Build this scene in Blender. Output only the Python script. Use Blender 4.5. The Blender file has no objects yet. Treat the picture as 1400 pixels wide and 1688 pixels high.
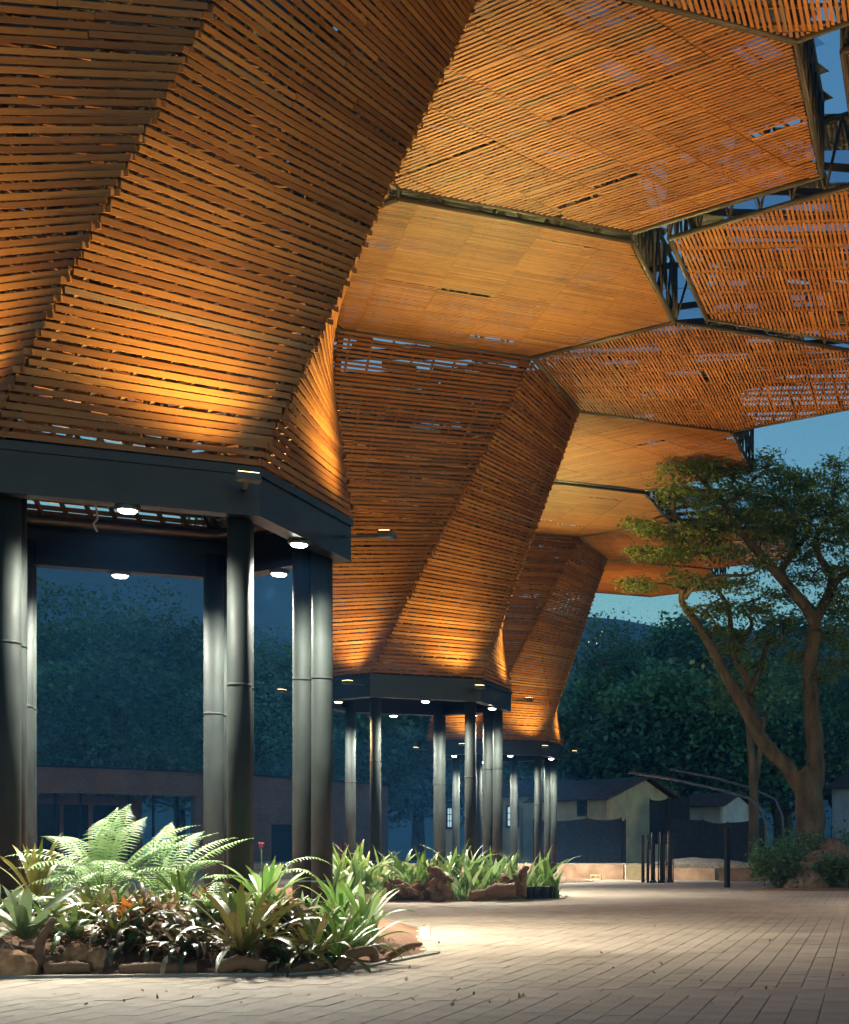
import bpy, math, random
import numpy as np
from mathutils import Vector, Matrix, noise as mnoise

random.seed(7); NR = np.random.default_rng(11)
sc = bpy.context.scene
col = sc.collection

# ------------------------------------------------------------------ camera
EYE = 1.1
F, CX, HY = 2513.4, 1422.2, 1407.4          # focal length and principal point in photo pixels (1400 x 1688)
cam_d = bpy.data.cameras.new('camera'); cam = bpy.data.objects.new('camera', cam_d); col.objects.link(cam)
cam.location = (0, 0, EYE); cam.rotation_euler = (math.radians(90), 0, 0)
cam_d.sensor_fit = 'HORIZONTAL'; cam_d.sensor_width = 36.0
cam_d.lens = F / 1400 * 36
cam_d.shift_x = (700 - CX) / 1400; cam_d.shift_y = (HY - 844) / 1400
cam_d.clip_start = 0.1; cam_d.clip_end = 6000
sc.camera = cam

# ------------------------------------------------------------------ dusk sky
SUN_EL, SUN_AZ = 6.0, 150.0
w = bpy.data.worlds.new('World'); sc.world = w; w.use_nodes = True
nt = w.node_tree; bg = nt.nodes['Background']
sky = nt.nodes.new('ShaderNodeTexSky'); sky.sky_type = 'NISHITA'; sky.sun_disc = False
sky.sun_elevation = math.radians(SUN_EL); sky.sun_rotation = math.radians(SUN_AZ)
sky.altitude = 1500; sky.air_density = 1.0; sky.dust_density = 1.0; sky.ozone_density = 2.0
tint = nt.nodes.new('ShaderNodeMix'); tint.data_type = 'RGBA'; tint.blend_type = 'MULTIPLY'
tint.inputs['Factor'].default_value = 1.0
tint.inputs[7].default_value = (0.67, 1.07, 1.36, 1)
nt.links.new(sky.outputs[0], tint.inputs[6]); nt.links.new(tint.outputs[2], bg.inputs[0])
bg.inputs[1].default_value = 0.15

sun_d = bpy.data.lights.new('sun', 'SUN'); sun_d.energy = 0.01; sun_d.angle = math.radians(20); sun_d.color = (1, .8, .65)
sun = bpy.data.objects.new('sun', sun_d); col.objects.link(sun)
_a, _e = math.radians(SUN_AZ), math.radians(6)
sun.rotation_euler = Vector((-math.sin(_a) * math.cos(_e), -math.cos(_a) * math.cos(_e), -math.sin(_e))).to_track_quat('-Z', 'Y').to_euler()

# lamp strengths
WASH_W, THROW_W, DOWN_W = 900.0, 5500.0, 2650.0
WARM = (1.0, 0.61, 0.20); WARM_WASH = (1.0, 0.74, 0.25); WARM_PALE = (1.0, 0.83, 0.25); COOL = (1.0, 1.0, 0.86)

vs = sc.view_settings
sc.display_settings.display_device = 'sRGB'
vs.view_transform = 'Standard'; vs.look = 'None'; vs.exposure = 0.0; vs.gamma = 1.0; vs.use_curve_mapping = False
cy = sc.cycles
cy.use_denoising = True; cy.use_adaptive_sampling = True; cy.adaptive_threshold = 0.02; cy.max_bounces = 4; cy.diffuse_bounces = 3; cy.glossy_bounces = 3
cy.transparent_max_bounces = 8; cy.transmission_bounces = 4; cy.sample_clamp_indirect = 4.0; cy.caustics_reflective = False; cy.caustics_refractive = False

# ------------------------------------------------------------------ helpers
def PX(x, y, d):
    """point at distance d along the view axis that photo pixel (x, y) looks at"""
    return Vector(((x - CX) / F * d, d, EYE + (HY - y) / F * d))
def GX(x, d, z=0.0):
    return Vector(((x - CX) / F * d, d, z))

def tag(o, label=None, cat=None, group=None, kind=None):
    if label: o['label'] = label
    if cat: o['category'] = cat
    if group: o['group'] = group
    if kind: o['kind'] = kind
    return o
def empty(name, loc=(0, 0, 0), parent=None):
    o = bpy.data.objects.new(name, None); col.objects.link(o); o.location = loc
    o.empty_display_size = .2
    if parent: o.parent = parent
    return o

class MB:
    def __init__(s): s.v = []; s.f = []; s.uv = []; s.r = []; s.sm = []
    def face(s, idx, uv=None, r=0.5, sm=False):
        s.f.append(tuple(idx)); s.uv.append(uv or [(0, 0)] * len(idx)); s.r.append(r); s.sm.append(sm)
    def board(s, p0, p1, n, wd, th, r=None, gap=0.0):
        """a plank from p0 to p1, width wd across, thickness th along n, its back on the line"""
        p0 = Vector(p0); p1 = Vector(p1); d = p1 - p0; L = d.length
        if L < 1e-4: return
        d /= L; n = Vector(n); n = (n - d * n.dot(d)).normalized(); b = n.cross(d)
        if r is None: r = random.random()
        i = len(s.v)
        for e, q in ((0, p0 + d * gap), (1, p1 - d * gap)):
            for sb, sn in ((-.5, 0), (.5, 0), (.5, 1), (-.5, 1)):
                s.v.append(q + b * (wd * sb) + n * (th * sn))
        o = r * 37.0
        for (a, c, q, e), wv in (((0, 1, 5, 4), wd), ((1, 2, 6, 5), th), ((2, 3, 7, 6), wd), ((3, 0, 4, 7), th)):
            s.face((i + a, i + c, i + q, i + e), [(o, o), (o, o + wv), (o + L, o + wv), (o + L, o)], r)
        s.face((i + 3, i + 2, i + 1, i), [(o, o), (o, o + wd), (o + th, o + wd), (o + th, o)], r)
        s.face((i + 4, i + 5, i + 6, i + 7), [(o, o), (o, o + wd), (o + th, o + wd), (o + th, o)], r)
    def box(s, c, size, rz=0.0, r=None):
        c = Vector(c); x = Vector((math.cos(rz), math.sin(rz), 0)) * size[0] * .5; up = Vector((0, 0, 1))
        s.board(c - x - up * size[2] * .5, c + x - up * size[2] * .5, up, size[1], size[2], r)
    def poly_prism(s, pts, z0, z1, r=.5):
        i = len(s.v); n = len(pts)
        for p in pts: s.v.append(Vector((p[0], p[1], z0)))
        for p in pts: s.v.append(Vector((p[0], p[1], z1)))
        s.face(tuple(range(i + n - 1, i - 1, -1)), None, r); s.face(tuple(range(i + n, i + 2 * n)), [(p[0], p[1]) for p in pts], r)
        for k in range(n):
            j = (k + 1) % n
            s.face((i + k, i + j, i + n + j, i + n + k), None, r)
    def tube(s, pts, rad, seg=8, r=.5, cap=True, jit=0.0, sm=True):
        pts = [Vector(p) for p in pts]; n = len(pts)
        if not hasattr(rad, '__len__'): rad = [rad] * n
        i = len(s.v); t0 = (pts[1] - pts[0]).normalized()
        ref = Vector((0, 0, 1)) if abs(t0.z) < .9 else Vector((1, 0, 0))
        x = t0.cross(ref).normalized(); L = 0
        for k in range(n):
            t = (pts[min(k + 1, n - 1)] - pts[max(k - 1, 0)])
            t = t.normalized() if t.length > 1e-6 else t0
            x = (x - t * x.dot(t)).normalized(); y = t.cross(x)
            for j in range(seg):
                a = 2 * math.pi * j / seg; q = rad[k] * (1 + (random.uniform(-jit, jit) if jit else 0))
                s.v.append(pts[k] + x * (math.cos(a) * q) + y * (math.sin(a) * q))
        for k in range(n - 1):
            l = (pts[k + 1] - pts[k]).length
            for j in range(seg):
                j2 = (j + 1) % seg; a = i + k * seg
                s.face((a + j, a + j2, a + seg + j2, a + seg + j), [(j / seg, L), ((j + 1) / seg, L), ((j + 1) / seg, L + l), (j / seg, L + l)], r, sm)
            L += l
        if cap:
            s.face(tuple(i + j for j in reversed(range(seg))), None, r); a = i + (n - 1) * seg
            s.face(tuple(a + j for j in range(seg)), None, r)
    def lathe(s, c, prof, seg=16, r=.5):
        c = Vector(c); i = len(s.v); n = len(prof)
        for (q, z) in prof:
            for j in range(seg):
                a = 2 * math.pi * j / seg; s.v.append(c + Vector((q * math.cos(a), q * math.sin(a), z)))
        for k in range(n - 1):
            for j in range(seg):
                j2 = (j + 1) % seg; a = i + k * seg
                s.face((a + j, a + j2, a + seg + j2, a + seg + j), None, r, True)
        s.face(tuple(i + j for j in reversed(range(seg))), None, r); a = i + (n - 1) * seg
        s.face(tuple(a + j for j in range(seg)), None, r)
    def strap(s, base, az, length, width, rise, droop, seg=8, r=None, twist=0.0, fold=.25, tip=.75):
        """a strap leaf: starts at rise (radians above horizontal) and bends over by droop in all"""
        if r is None: r = random.random()
        p = Vector(base); i = len(s.v); h = Vector((math.cos(az), math.sin(az), 0)); side0 = Vector((-math.sin(az), math.cos(az), 0))
        ang = rise
        for k in range(seg + 1):
            t = k / seg
            wd = width * (min(1, .55 + t * 2) if t < tip else max(.04, 1 - ((t - tip) / (1 - tip)) ** 1.4)) * .5
            d = h * math.cos(ang) + Vector((0, 0, math.sin(ang))); nrm = -h * math.sin(ang) + Vector((0, 0, math.cos(ang)))
            tw = twist * t; sd = side0 * math.cos(tw) + nrm * math.sin(tw)
            up = nrm * math.cos(tw) - side0 * math.sin(tw)
            s.v += [p - sd * wd + up * wd * fold, Vector(p), p + sd * wd + up * wd * fold]
            p = p + d * (length / seg); ang -= droop / seg * (.4 + 1.2 * t)
        for k in range(seg):
            a = i + k * 3
            for q in (0, 1):
                s.face((a + q, a + q + 1, a + q + 4, a + q + 3), [(k / seg, q * .5), (k / seg, q * .5 + .5), ((k + 1) / seg, q * .5 + .5), ((k + 1) / seg, q * .5)], r, True)
    def build(s, name, mat, parent=None, origin=None):
        me = bpy.data.meshes.new(name)
        o = Vector(origin) if origin is not None else None
        vv = [tuple(v - o) for v in s.v] if o is not None else [tuple(v) for v in s.v]
        me.from_pydata(vv, [], s.f)
        uvl = me.uv_layers.new(name='UVMap')
        uvl.data.foreach_set('uv', [c for f in s.uv for p in f for c in p])
        at = me.attributes.new('rnd', 'FLOAT', 'FACE'); at.data.foreach_set('value', s.r)
        me.polygons.foreach_set('use_smooth', s.sm)
        me.materials.append(mat); me.update()
        ob = bpy.data.objects.new(name, me); col.objects.link(ob)
        if o is not None: ob.location = o
        if parent: ob.parent = parent
        return ob

def np_leaves(name, P, size, mat, parent=None, up_bias=.3, aspect=.5, droop=0.0, tone=None):
    """a cloud of leaf-shaped faces (rhombs) at points P (n,3)"""
    n = len(P); sz = size * NR.uniform(.6, 1.3, n)
    d = NR.normal(size=(n, 3)); d[:, 2] = d[:, 2] * .6 - droop; d /= np.linalg.norm(d, axis=1)[:, None]
    nn = NR.normal(size=(n, 3)); nn[:, 2] += up_bias * 4
    b = np.cross(nn, d); b /= (np.linalg.norm(b, axis=1)[:, None] + 1e-9)
    L = d * sz[:, None]; W = b * (sz * aspect * .5)[:, None]
    V = np.stack([P - L * .5, P + W - L * .05, P + L * .5, P - W - L * .05], 1).reshape(-1, 3)
    me = bpy.data.meshes.new(name)
    me.vertices.add(4 * n); me.vertices.foreach_set('co', V.astype(np.float32).ravel())
    me.loops.add(4 * n); me.loops.foreach_set('vertex_index', np.arange(4 * n, dtype=np.int32))
    me.polygons.add(n); me.polygons.foreach_set('loop_start', np.arange(0, 4 * n, 4, dtype=np.int32))
    me.update(calc_edges=True)
    at = me.attributes.new('rnd', 'FLOAT', 'FACE'); rv = NR.random(n); rv = rv if tone is None else np.clip(tone * .75 + rv * .3 - .02, 0, 1)
    at.data.foreach_set('value', rv.astype(np.float32))
    me.materials.append(mat)
    ob = bpy.data.objects.new(name, me); col.objects.link(ob)
    if parent: ob.parent = parent
    return ob

# ------------------------------------------------------------------ materials
def newmat(name):
    m = bpy.data.materials.new(name); m.use_nodes = True
    t = m.node_tree; return m, t, t.nodes['Principled BSDF'], t.nodes['Material Output']
def N(t, typ, **kw):
    n = t.nodes.new(typ)
    for k, v in kw.items(): setattr(n, k, v)
    return n
def ramp(t, fac, stops):
    r = N(t, 'ShaderNodeValToRGB'); e = r.color_ramp.elements
    while len(e) < len(stops): e.new(.5)
    for i, (p, c) in enumerate(stops): e[i].position = p; e[i].color = (*c, 1)
    t.links.new(fac, r.inputs[0]); return r.outputs[0]
def rnd(t):
    a = N(t, 'ShaderNodeAttribute', attribute_name='rnd'); return a.outputs['Fac']
def mul(t, a, b, fac=1.0, typ='MULTIPLY'):
    m = N(t, 'ShaderNodeMix', data_type='RGBA', blend_type=typ); m.inputs[0].default_value = fac
    t.links.new(a, m.inputs[6]); t.links.new(b, m.inputs[7]); return m.outputs[2]
def nz(t, scale, detail=4, vec=None, mapscale=None, coord='Object', rough=.55):
    tc = N(t, 'ShaderNodeTexCoord'); n = N(t, 'ShaderNodeTexNoise'); n.inputs['Scale'].default_value = scale; n.inputs['Detail'].default_value = detail
    n.inputs['Roughness'].default_value = rough
    src = vec or tc.outputs[coord]
    if mapscale:
        mp = N(t, 'ShaderNodeMapping'); mp.inputs['Scale'].default_value = mapscale; t.links.new(src, mp.inputs[0]); src = mp.outputs[0]
    t.links.new(src, n.inputs['Vector']); return n.outputs['Fac']
def bump(t, b, h, strength=.3, dist=.02):
    n = N(t, 'ShaderNodeBump'); n.inputs['Strength'].default_value = strength; n.inputs['Distance'].default_value = dist
    t.links.new(h, n.inputs['Height']); t.links.new(n.outputs[0], b.inputs['Normal'])

def wood_mat(name, cols, rough=.55):
    m, t, b, o = newmat(name)
    base = ramp(t, rnd(t), cols)
    g = nz(t, 1.0, 6, coord='UV', mapscale=(2.2, 60, 1))
    grain = ramp(t, g, [(.3, (.62, .55, .5)), (.55, (1, 1, 1)), (.75, (.8, .76, .72))])
    k = nz(t, 1.0, 3, coord='UV', mapscale=(3.0, 14, 1), rough=.5)
    knots = ramp(t, k, [(.0, (1, 1, 1)), (.66, (1, 1, 1)), (.74, (.42, .34, .28))])
    wz = nz(t, .55, 5, rough=.6); wea = ramp(t, wz, [(.3, (.62, .58, .55)), (.5, (1, 1, 1)), (.7, (1.1, 1.08, 1.04))])
    c = mul(t, mul(t, mul(t, base, grain, .85), knots, .85), wea, .8)
    t.links.new(c, b.inputs['Base Color']); b.inputs['Roughness'].default_value = rough
    b.inputs['Specular IOR Level'].default_value = .35
    bump(t, b, g, .25, .004)
    return m
M = {}
M['slat'] = wood_mat('pine_slat', [(0, (.19, .066, .014)), (.3, (.265, .098, .021)), (.75, (.32, .127, .028)), (.93, (.39, .165, .040)), (1, (.20, .115, .06))])
M['batten'] = wood_mat('batten_wood', [(0, (.20, .10, .04)), (1, (.30, .15, .06))])
M['bark_log'] = wood_mat('driftwood', [(0, (.16, .085, .045)), (1, (.30, .17, .09))], .85)

def paint(name, c, rough=.35, spec=.5, metal=0.0, wear=.25, sc_=3):
    m, t, b, o = newmat(name)
    g = nz(t, sc_, 6)
    cc = ramp(t, g, [(.3, tuple(x * (1 - wear) for x in c)), (.7, tuple(min(1, x * (1 + wear)) for x in c))])
    t.links.new(cc, b.inputs['Base Color']); b.inputs['Specular IOR Level'].default_value = spec; b.inputs['Metallic'].default_value = metal
    rr = N(t, 'ShaderNodeMapRange'); rr.inputs[3].default_value = rough * .8; rr.inputs[4].default_value = min(1, rough * 1.35)
    t.links.new(nz(t, sc_ * 4, 4), rr.inputs[0]); t.links.new(rr.outputs[0], b.inputs['Roughness'])
    return m
M['steel'] = paint('column_paint', (.015, .019, .017), .62, .18, .0, .4, 2)
M['beam'] = paint('ring_beam_paint', (.005, .009, .018), .34, .3, .0, .2, 1)
M['truss'] = paint('truss_paint', (.02, .019, .018), .5)
M['frame'] = paint('frame_paint', (.045, .034, .024), .5)
M['fixture'] = paint('fixture_casing', (.06, .065, .06), .5)
M['galv'] = paint('galvanised_pipe', (.09, .12, .16), .4, .5)
M['black'] = paint('black_metal', (.012, .014, .014), .5)
M['rust'] = paint('rusty_rod', (.05, .035, .025), .7)
M['roof'] = paint('roof_sheet', (.10, .11, .12), .55)
M['concrete'] = paint('concrete', (.30, .27, .22), .85, .3, 0, .25, 4)
M['plaster'] = paint('plaster', (.76, .58, .33), .9, .2, 0, .25, 1)
M['plaster_white'] = paint('plaster_white', (.55, .58, .58), .9, .2, 0, .2, 1)
M['terracotta'] = paint('terracotta_wall', (.36, .225, .145), .9, .2, 0, .4, 1.5)
M['plank'] = paint('pale_plank', (.62, .48, .27), .8, .2, 0, .2, 3)
M['red'] = paint('red_paint', (.5, .02, .015), .4)
M['white_cable'] = paint('cable_sheath', (.7, .7, .65), .6)
M['rock'] = paint('rock', (.22, .17, .12), .95, .2, 0, .5, 5)
M['ochre_rock'] = paint('ochre_wood_chunk', (.36, .20, .10), .95, .2, 0, .5, 9)
M['dark_glass'] = paint('dark_glass', (.008, .01, .012), .25, .2)
M['tile'] = paint('roof_tile', (.11, .075, .06), .9, .2, 0, .5, 3)
M['gravel'] = paint('gravel', (.30, .26, .21), .95, .2, 0, .4, 8)
M['pot'] = paint('nursery_bag', (.02, .022, .024), .5)

def emit(name, c, s):
    m, t, b, o = newmat(name); b.inputs['Base Color'].default_value = (0, 0, 0, 1)
    b.inputs['Emission Color'].default_value = (*c, 1); b.inputs['Emission Strength'].default_value = s; return m
M['lamp'] = emit('lamp_lens', (1, 1, .9), 30)
M['lamp_amber'] = emit('lamp_lens_amber', (1, .62, .28), 9)
M['flood_lens'] = emit('flood_lens', (1, .65, .3), 10)
M['lit_amber'] = emit('lit_window_amber', (1, .35, .12), .55)
M['lit_white'] = emit('lit_window_white', (.65, .9, 1), .75)
M['city'] = emit('city_light', (1, .93, .8), 2.5)

def leaf_mat(name, cols, rough=.45, trans=.35, spec=.4, stripe=None):
    m, t, b, o = newmat(name)
    c = ramp(t, rnd(t), cols)
    if stripe:
        uv = N(t, 'ShaderNodeTexCoord'); sp = N(t, 'ShaderNodeSeparateXYZ'); t.links.new(uv.outputs['UV'], sp.inputs[0])
        s2 = ramp(t, sp.outputs[0], stripe); c = mul(t, c, s2)
    t.links.new(c, b.inputs['Base Color']); b.inputs['Roughness'].default_value = rough; b.inputs['Specular IOR Level'].default_value = spec
    tr = N(t, 'ShaderNodeBsdfTranslucent'); t.links.new(c, tr.inputs[0])
    mx = N(t, 'ShaderNodeMixShader'); mx.inputs[0].default_value = trans
    t.links.new(b.outputs[0], mx.inputs[1]); t.links.new(tr.outputs[0], mx.inputs[2]); t.links.new(mx.outputs[0], o.inputs[0])
    return m
M['fern'] = leaf_mat('fern_leaf', [(0, (.16, .28, .08)), (.6, (.24, .37, .13)), (1, (.34, .43, .21))])
M['brom'] = leaf_mat('bromeliad_leaf', [(0, (.07, .14, .025)), (.6, (.12, .20, .045)), (1, (.20, .24, .08))], .3, .2, .5, stripe=[(0, (.75, .78, .7)), (.2, (1, 1, 1)), (.82, (1, 1, 1)), (.97, (1.0, .62, .35))])
M['brom_pale'] = leaf_mat('pale_bromeliad_leaf', [(0, (.13, .19, .09)), (1, (.22, .28, .14))], .35, .2, .5, stripe=[(0, (.75, .78, .7)), (.2, (1, 1, 1)), (.82, (1, 1, 1)), (.97, (1.0, .62, .35))])
M['brom_olive'] = leaf_mat('olive_bromeliad_leaf', [(0, (.10, .11, .02)), (.5, (.15, .17, .035)), (1, (.22, .16, .06))], .32, .2, .5, stripe=[(0, (.75, .78, .7)), (.2, (1, 1, 1)), (.82, (1, 1, 1)), (.97, (1.0, .62, .35))])
M['brom_dark'] = leaf_mat('dark_bromeliad_leaf', [(0, (.03, .06, .018)), (.55, (.06, .07, .03)), (.8, (.15, .08, .05)), (1, (.30, .20, .14))], .35, .12, .5, stripe=[(0, (.75, .78, .7)), (.2, (1, 1, 1)), (.82, (1, 1, 1)), (.97, (1.0, .62, .35))])
M['brom_orange'] = leaf_mat('orange_bromeliad_leaf', [(0, (.45, .14, .02)), (.7, (.55, .20, .03)), (1, (.28, .20, .05))], .35, .3, .4)
M['orchid'] = leaf_mat('orchid_leaf', [(0, (.11, .22, .04)), (.6, (.19, .32, .07)), (1, (.32, .42, .18))], .35, .3, .5, stripe=[(0, (.75, .78, .7)), (.2, (1, 1, 1)), (.82, (1, 1, 1)), (.97, (1.0, .62, .35))])
M['dry'] = leaf_mat('dry_leaf', [(0, (.18, .09, .04)), (.6, (.30, .17, .09)), (1, (.42, .30, .20))], .8, .2, .2)
M['petal'] = leaf_mat('flower_petal', [(0, (.55, .02, .14)), (1, (.75, .35, .45))], .5, .3)
M['tree_leaf'] = leaf_mat('tree_leaf', [(0, (.10, .20, .055)), (.6, (.17, .29, .085)), (1, (.30, .37, .12))], .5, .5)
M['far_leaf'] = leaf_mat('far_leaf', [(0, (.045, .13, .07)), (.5, (.11, .28, .15)), (1, (.19, .39, .21))], .6, .25, .2)
M['far_leaf2'] = leaf_mat('far_leaf_bluish', [(0, (.035, .10, .075)), (.5, (.085, .22, .16)), (1, (.16, .31, .21))], .6, .25, .2)
M['bush_leaf'] = leaf_mat('bush_leaf', [(0, (.04, .09, .02)), (1, (.09, .15, .04))], .5, .3)

def bark():
    m, t, b, o = newmat('tree_bark')
    g = nz(t, 3, 8, mapscale=(1, 1, .35)); c = ramp(t, g, [(.3, (.06, .052, .036)), (.7, (.20, .17, .115))])
    t.links.new(c, b.inputs['Base Color']); b.inputs['Roughness'].default_value = .95; bump(t, b, g, 1.0, .14); return m
M['bark'] = bark()

def skylight():
    m, t, b, o = newmat('translucent_roof_sheet')
    tr = N(t, 'ShaderNodeBsdfTranslucent'); tr.inputs[0].default_value = (.75, .78, .85, 1)
    tp = N(t, 'ShaderNodeBsdfTransparent'); tp.inputs[0].default_value = (.8, .82, .88, 1)
    mx = N(t, 'ShaderNodeMixShader'); mx.inputs[0].default_value = .82
    t.links.new(tr.outputs[0], mx.inputs[1]); t.links.new(tp.outputs[0], mx.inputs[2]); t.links.new(mx.outputs[0], o.inputs[0]); return m
M['skylight'] = skylight()

def paver_mat():
    m, t, b, o = newmat('paver')
    c = ramp(t, rnd(t), [(0, (.35, .28, .212)), (.5, (.385, .31, .236)), (1, (.41, .335, .26))])
    g = nz(t, 22, 7, rough=.7); gg = ramp(t, g, [(.25, (.78, .76, .74)), (.7, (1.08, 1.06, 1.04))])
    d = nz(t, .45, 8, rough=.65); dd = ramp(t, d, [(.32, (.70, .68, .66)), (.48, (.95, .94, .93)), (.65, (1.06, 1.05, 1.03))])
    d2 = nz(t, 2.3, 6, rough=.7); dd2 = ramp(t, d2, [(.28, (.72, .70, .69)), (.42, (1, 1, 1))])
    cc = mul(t, mul(t, mul(t, c, gg), dd), dd2); t.links.new(cc, b.inputs['Base Color'])
    b.inputs['Roughness'].default_value = .75; b.inputs['Specular IOR Level'].default_value = .3
    bump(t, b, g, .35, .006); return m
M['paver'] = paver_mat()
def paving_far():
    m, t, b, o = newmat('distant_paving')
    tc = N(t, 'ShaderNodeTexCoord'); br = N(t, 'ShaderNodeTexBrick'); mp = N(t, 'ShaderNodeMapping'); mp.inputs['Rotation'].default_value = (0, 0, math.pi / 2)
    t.links.new(tc.outputs['Object'], mp.inputs[0]); t.links.new(mp.outputs[0], br.inputs['Vector'])
    br.inputs['Color1'].default_value = (.32, .26, .205, 1); br.inputs['Color2'].default_value = (.36, .295, .235, 1); br.inputs['Mortar'].default_value = (.18, .145, .115, 1)
    br.inputs['Scale'].default_value = 1; br.inputs['Brick Width'].default_value = .42; br.inputs['Row Height'].default_value = .21; br.inputs['Mortar Size'].default_value = .008
    d = nz(t, .5, 5); dd = ramp(t, d, [(.3, (.82, .80, .78)), (.65, (1.05, 1.05, 1.05))])
    t.links.new(mul(t, br.outputs[0], dd), b.inputs['Base Color']); b.inputs['Roughness'].default_value = .75; b.inputs['Specular IOR Level'].default_value = .3; return m
M['paving_far'] = paving_far()
def soil(name, c1, c2, s=14):
    m, t, b, o = newmat(name); g = nz(t, s, 8, rough=.7)
    t.links.new(ramp(t, g, [(.3, c1), (.7, c2)]), b.inputs['Base Color']); b.inputs['Roughness'].default_value = .95; bump(t, b, g, .8, .03); return m
M['mulch'] = soil('mulch', (.10, .045, .022), (.30, .15, .08))
M['ground'] = soil('ground_soil', (.05, .05, .03), (.10, .085, .05), 2)
M['joint'] = soil('joint_sand', (.13, .105, .085), (.18, .15, .12), 20)
M['hill'] = soil('hill_forest_haze_tint', (.05, .11, .13), (.09, .16, .18), .08)  # forest green with the blue of distance haze mixed into its base colour
M['net'] = paint('shade_net', (.035, .05, .07), .8, .2, 0, .3, 6)
def brick_wall():
    m, t, b, o = newmat('far_brickwork')
    tc = N(t, 'ShaderNodeTexCoord'); br = N(t, 'ShaderNodeTexBrick'); t.links.new(tc.outputs['UV'], br.inputs['Vector'])
    br.inputs['Color1'].default_value = (.24, .115, .06, 1); br.inputs['Color2'].default_value = (.32, .16, .085, 1); br.inputs['Mortar'].default_value = (.16, .11, .08, 1)
    br.inputs['Scale'].default_value = 1; br.inputs['Brick Width'].default_value = .3; br.inputs['Row Height'].default_value = .1; br.inputs['Mortar Size'].default_value = .015
    g = nz(t, .6, 4); t.links.new(mul(t, br.outputs[0], ramp(t, g, [(.3, (.75, .75, .75)), (.7, (1.1, 1.1, 1.1))])), b.inputs['Base Color']); b.inputs['Roughness'].default_value = .9; return m
M['brick'] = brick_wall()

# ------------------------------------------------------------------ ground
def in_poly(p, poly):
    x, y = p; c = False; n = len(poly); j = n - 1
    for i in range(n):
        xi, yi = poly[i]; xj, yj = poly[j]
        if (yi > y) != (yj > y) and x < (xj - xi) * (y - yi) / (yj - yi) + xi: c = not c
        j = i
    return c
def poly_dist(p, poly):
    d = 1e9; P = Vector((p[0], p[1])); n = len(poly)
    for i in range(n):
        a = Vector(poly[i]); b = Vector(poly[(i + 1) % n]); ab = b - a
        t = max(0, min(1, (P - a).dot(ab) / ab.dot(ab))); d = min(d, (P - a - ab * t).length)
    return d
def sheet(name, poly, z, mat):
    mb = MB(); i = 0
    for p in poly: mb.v.append(Vector((p[0], p[1], z)))
    mb.face(tuple(range(len(poly))), [(p[0], p[1]) for p in poly])
    return mb.build(name, mat)

C1 = Vector((-9.264, 19.106)); T = Vector((-2.812, 21.466)); C2 = C1 + T; C3 = C1 + T * 2
C4 = Vector((7.92 + .3, 32.27))
BED1 = [(C1.x + a, C1.y + b) for a, b in ((-5.2, -6.3), (1.6, -5.62), (3.95, -5.3), (4.35, -4.7), (4.5, -2.35), (3.5, .8), (2.7, 3.6), (-1.5, 4.2), (-4.5, 3), (-6.5, -2))]
BED2 = [(C2.x + a, C2.y + b) for a, b in ((-5, -6.6), (.9, -6.2), (4.2, -4.6), (4.7, -3.4), (4.3, -1), (2.8, 3.5), (-3, 4), (-6, -2))]
BED3 = [(C3.x + a, C3.y + b) for a, b in ((-5, -5), (.9, -5), (3.8, -3.6), (4.2, -2.4), (3.9, 0), (2.8, 3.5), (-3, 4), (-5, -1))]
BEDR = [(-3.72, 44.2), (6, 43.4), (9, 56), (-1.5, 57), (-2.6, 50)]
BEDS = [BED1, BED2, BED3, BEDR]

g = sheet('ground', [(-1200, -200), (900, -200), (900, 1100), (-1200, 1100)], -.16, M['ground']); tag(g, kind='structure')
g = sheet('pavement_bedding', [(-40, -6), (26, -6), (26, 36), (-40, 36)], -.016, M['joint']); tag(g, kind='structure')
g = sheet('distant_pavement', [(-40, 33.0), (26, 33.0), (26, 66), (-40, 66)], -.003, M['paving_far']); tag(g, kind='structure')

PAV = empty('pavement'); tag(PAV, kind='structure')
PW, PL, JT = .21, .42, .0055
def paver_box(mb, x, y, r, w=PW, l=PL):
    z = random.uniform(-.0022, .0022); tx = random.uniform(-.0012, .0012)
    h, k = w / 2 - JT / 2, l / 2 - .0012; c = .003; i = len(mb.v); ang = .05
    def q(a, b, zz):
        return Vector((x + a, y + b, zz))
    for (a, b, zz) in ((-h, -k, -.05), (h, -k, -.05), (h, k, -.05), (-h, k, -.05), (-h, -k, z - .004), (h, -k, z - .004), (h, k, z - .004), (-h, k, z - .004),
                       (-h + c, -k + c, z), (h - c, -k + c, z + tx), (h - c, k - c, z + tx), (-h + c, k - c, z)): mb.v.append(q(a, b, zz))
    mb.face((i + 8, i + 9, i + 10, i + 11), None, r)
    for a in range(4):
        b = (a + 1) % 4
        mb.face((i + a, i + b, i + 4 + b, i + 4 + a), None, r); mb.face((i + 4 + a, i + 4 + b, i + 8 + b, i + 8 + a), None, r)
rest = MB(); cand = []
BAND = (12.05, 12.36)       # plain concrete band that crosses the paving
ix = 0; x = -13.0
while x < 4.0:
    ys = [BAND[1] + .012 + PL * (k + (.5 if ix % 2 == 0 else 0)) for k in range(50)] + [BAND[0] - .012 - PL * (k + (.5 if ix % 2 == 0 else 1)) for k in range(17)]
    for y in ys:
        if y > 33.2 or y < 5: continue
        xl, xr = (0 - CX) / F * y - 1.2, (1400 - CX) / F * y + 3.0
        if xl < x < xr and not (BAND[0] - .1 < y < BAND[1] + .1) and not any(in_poly((x, y), b) and poly_dist((x, y), b) > .05 for b in BEDS):
            cand.append((x, y))
    x += PW; ix += 1
def infr(p):
    X = CX + F * p[0] / p[1]; Y = HY + F * EYE / p[1]
    return -10 < X < 1410 and Y < 1695
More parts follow.
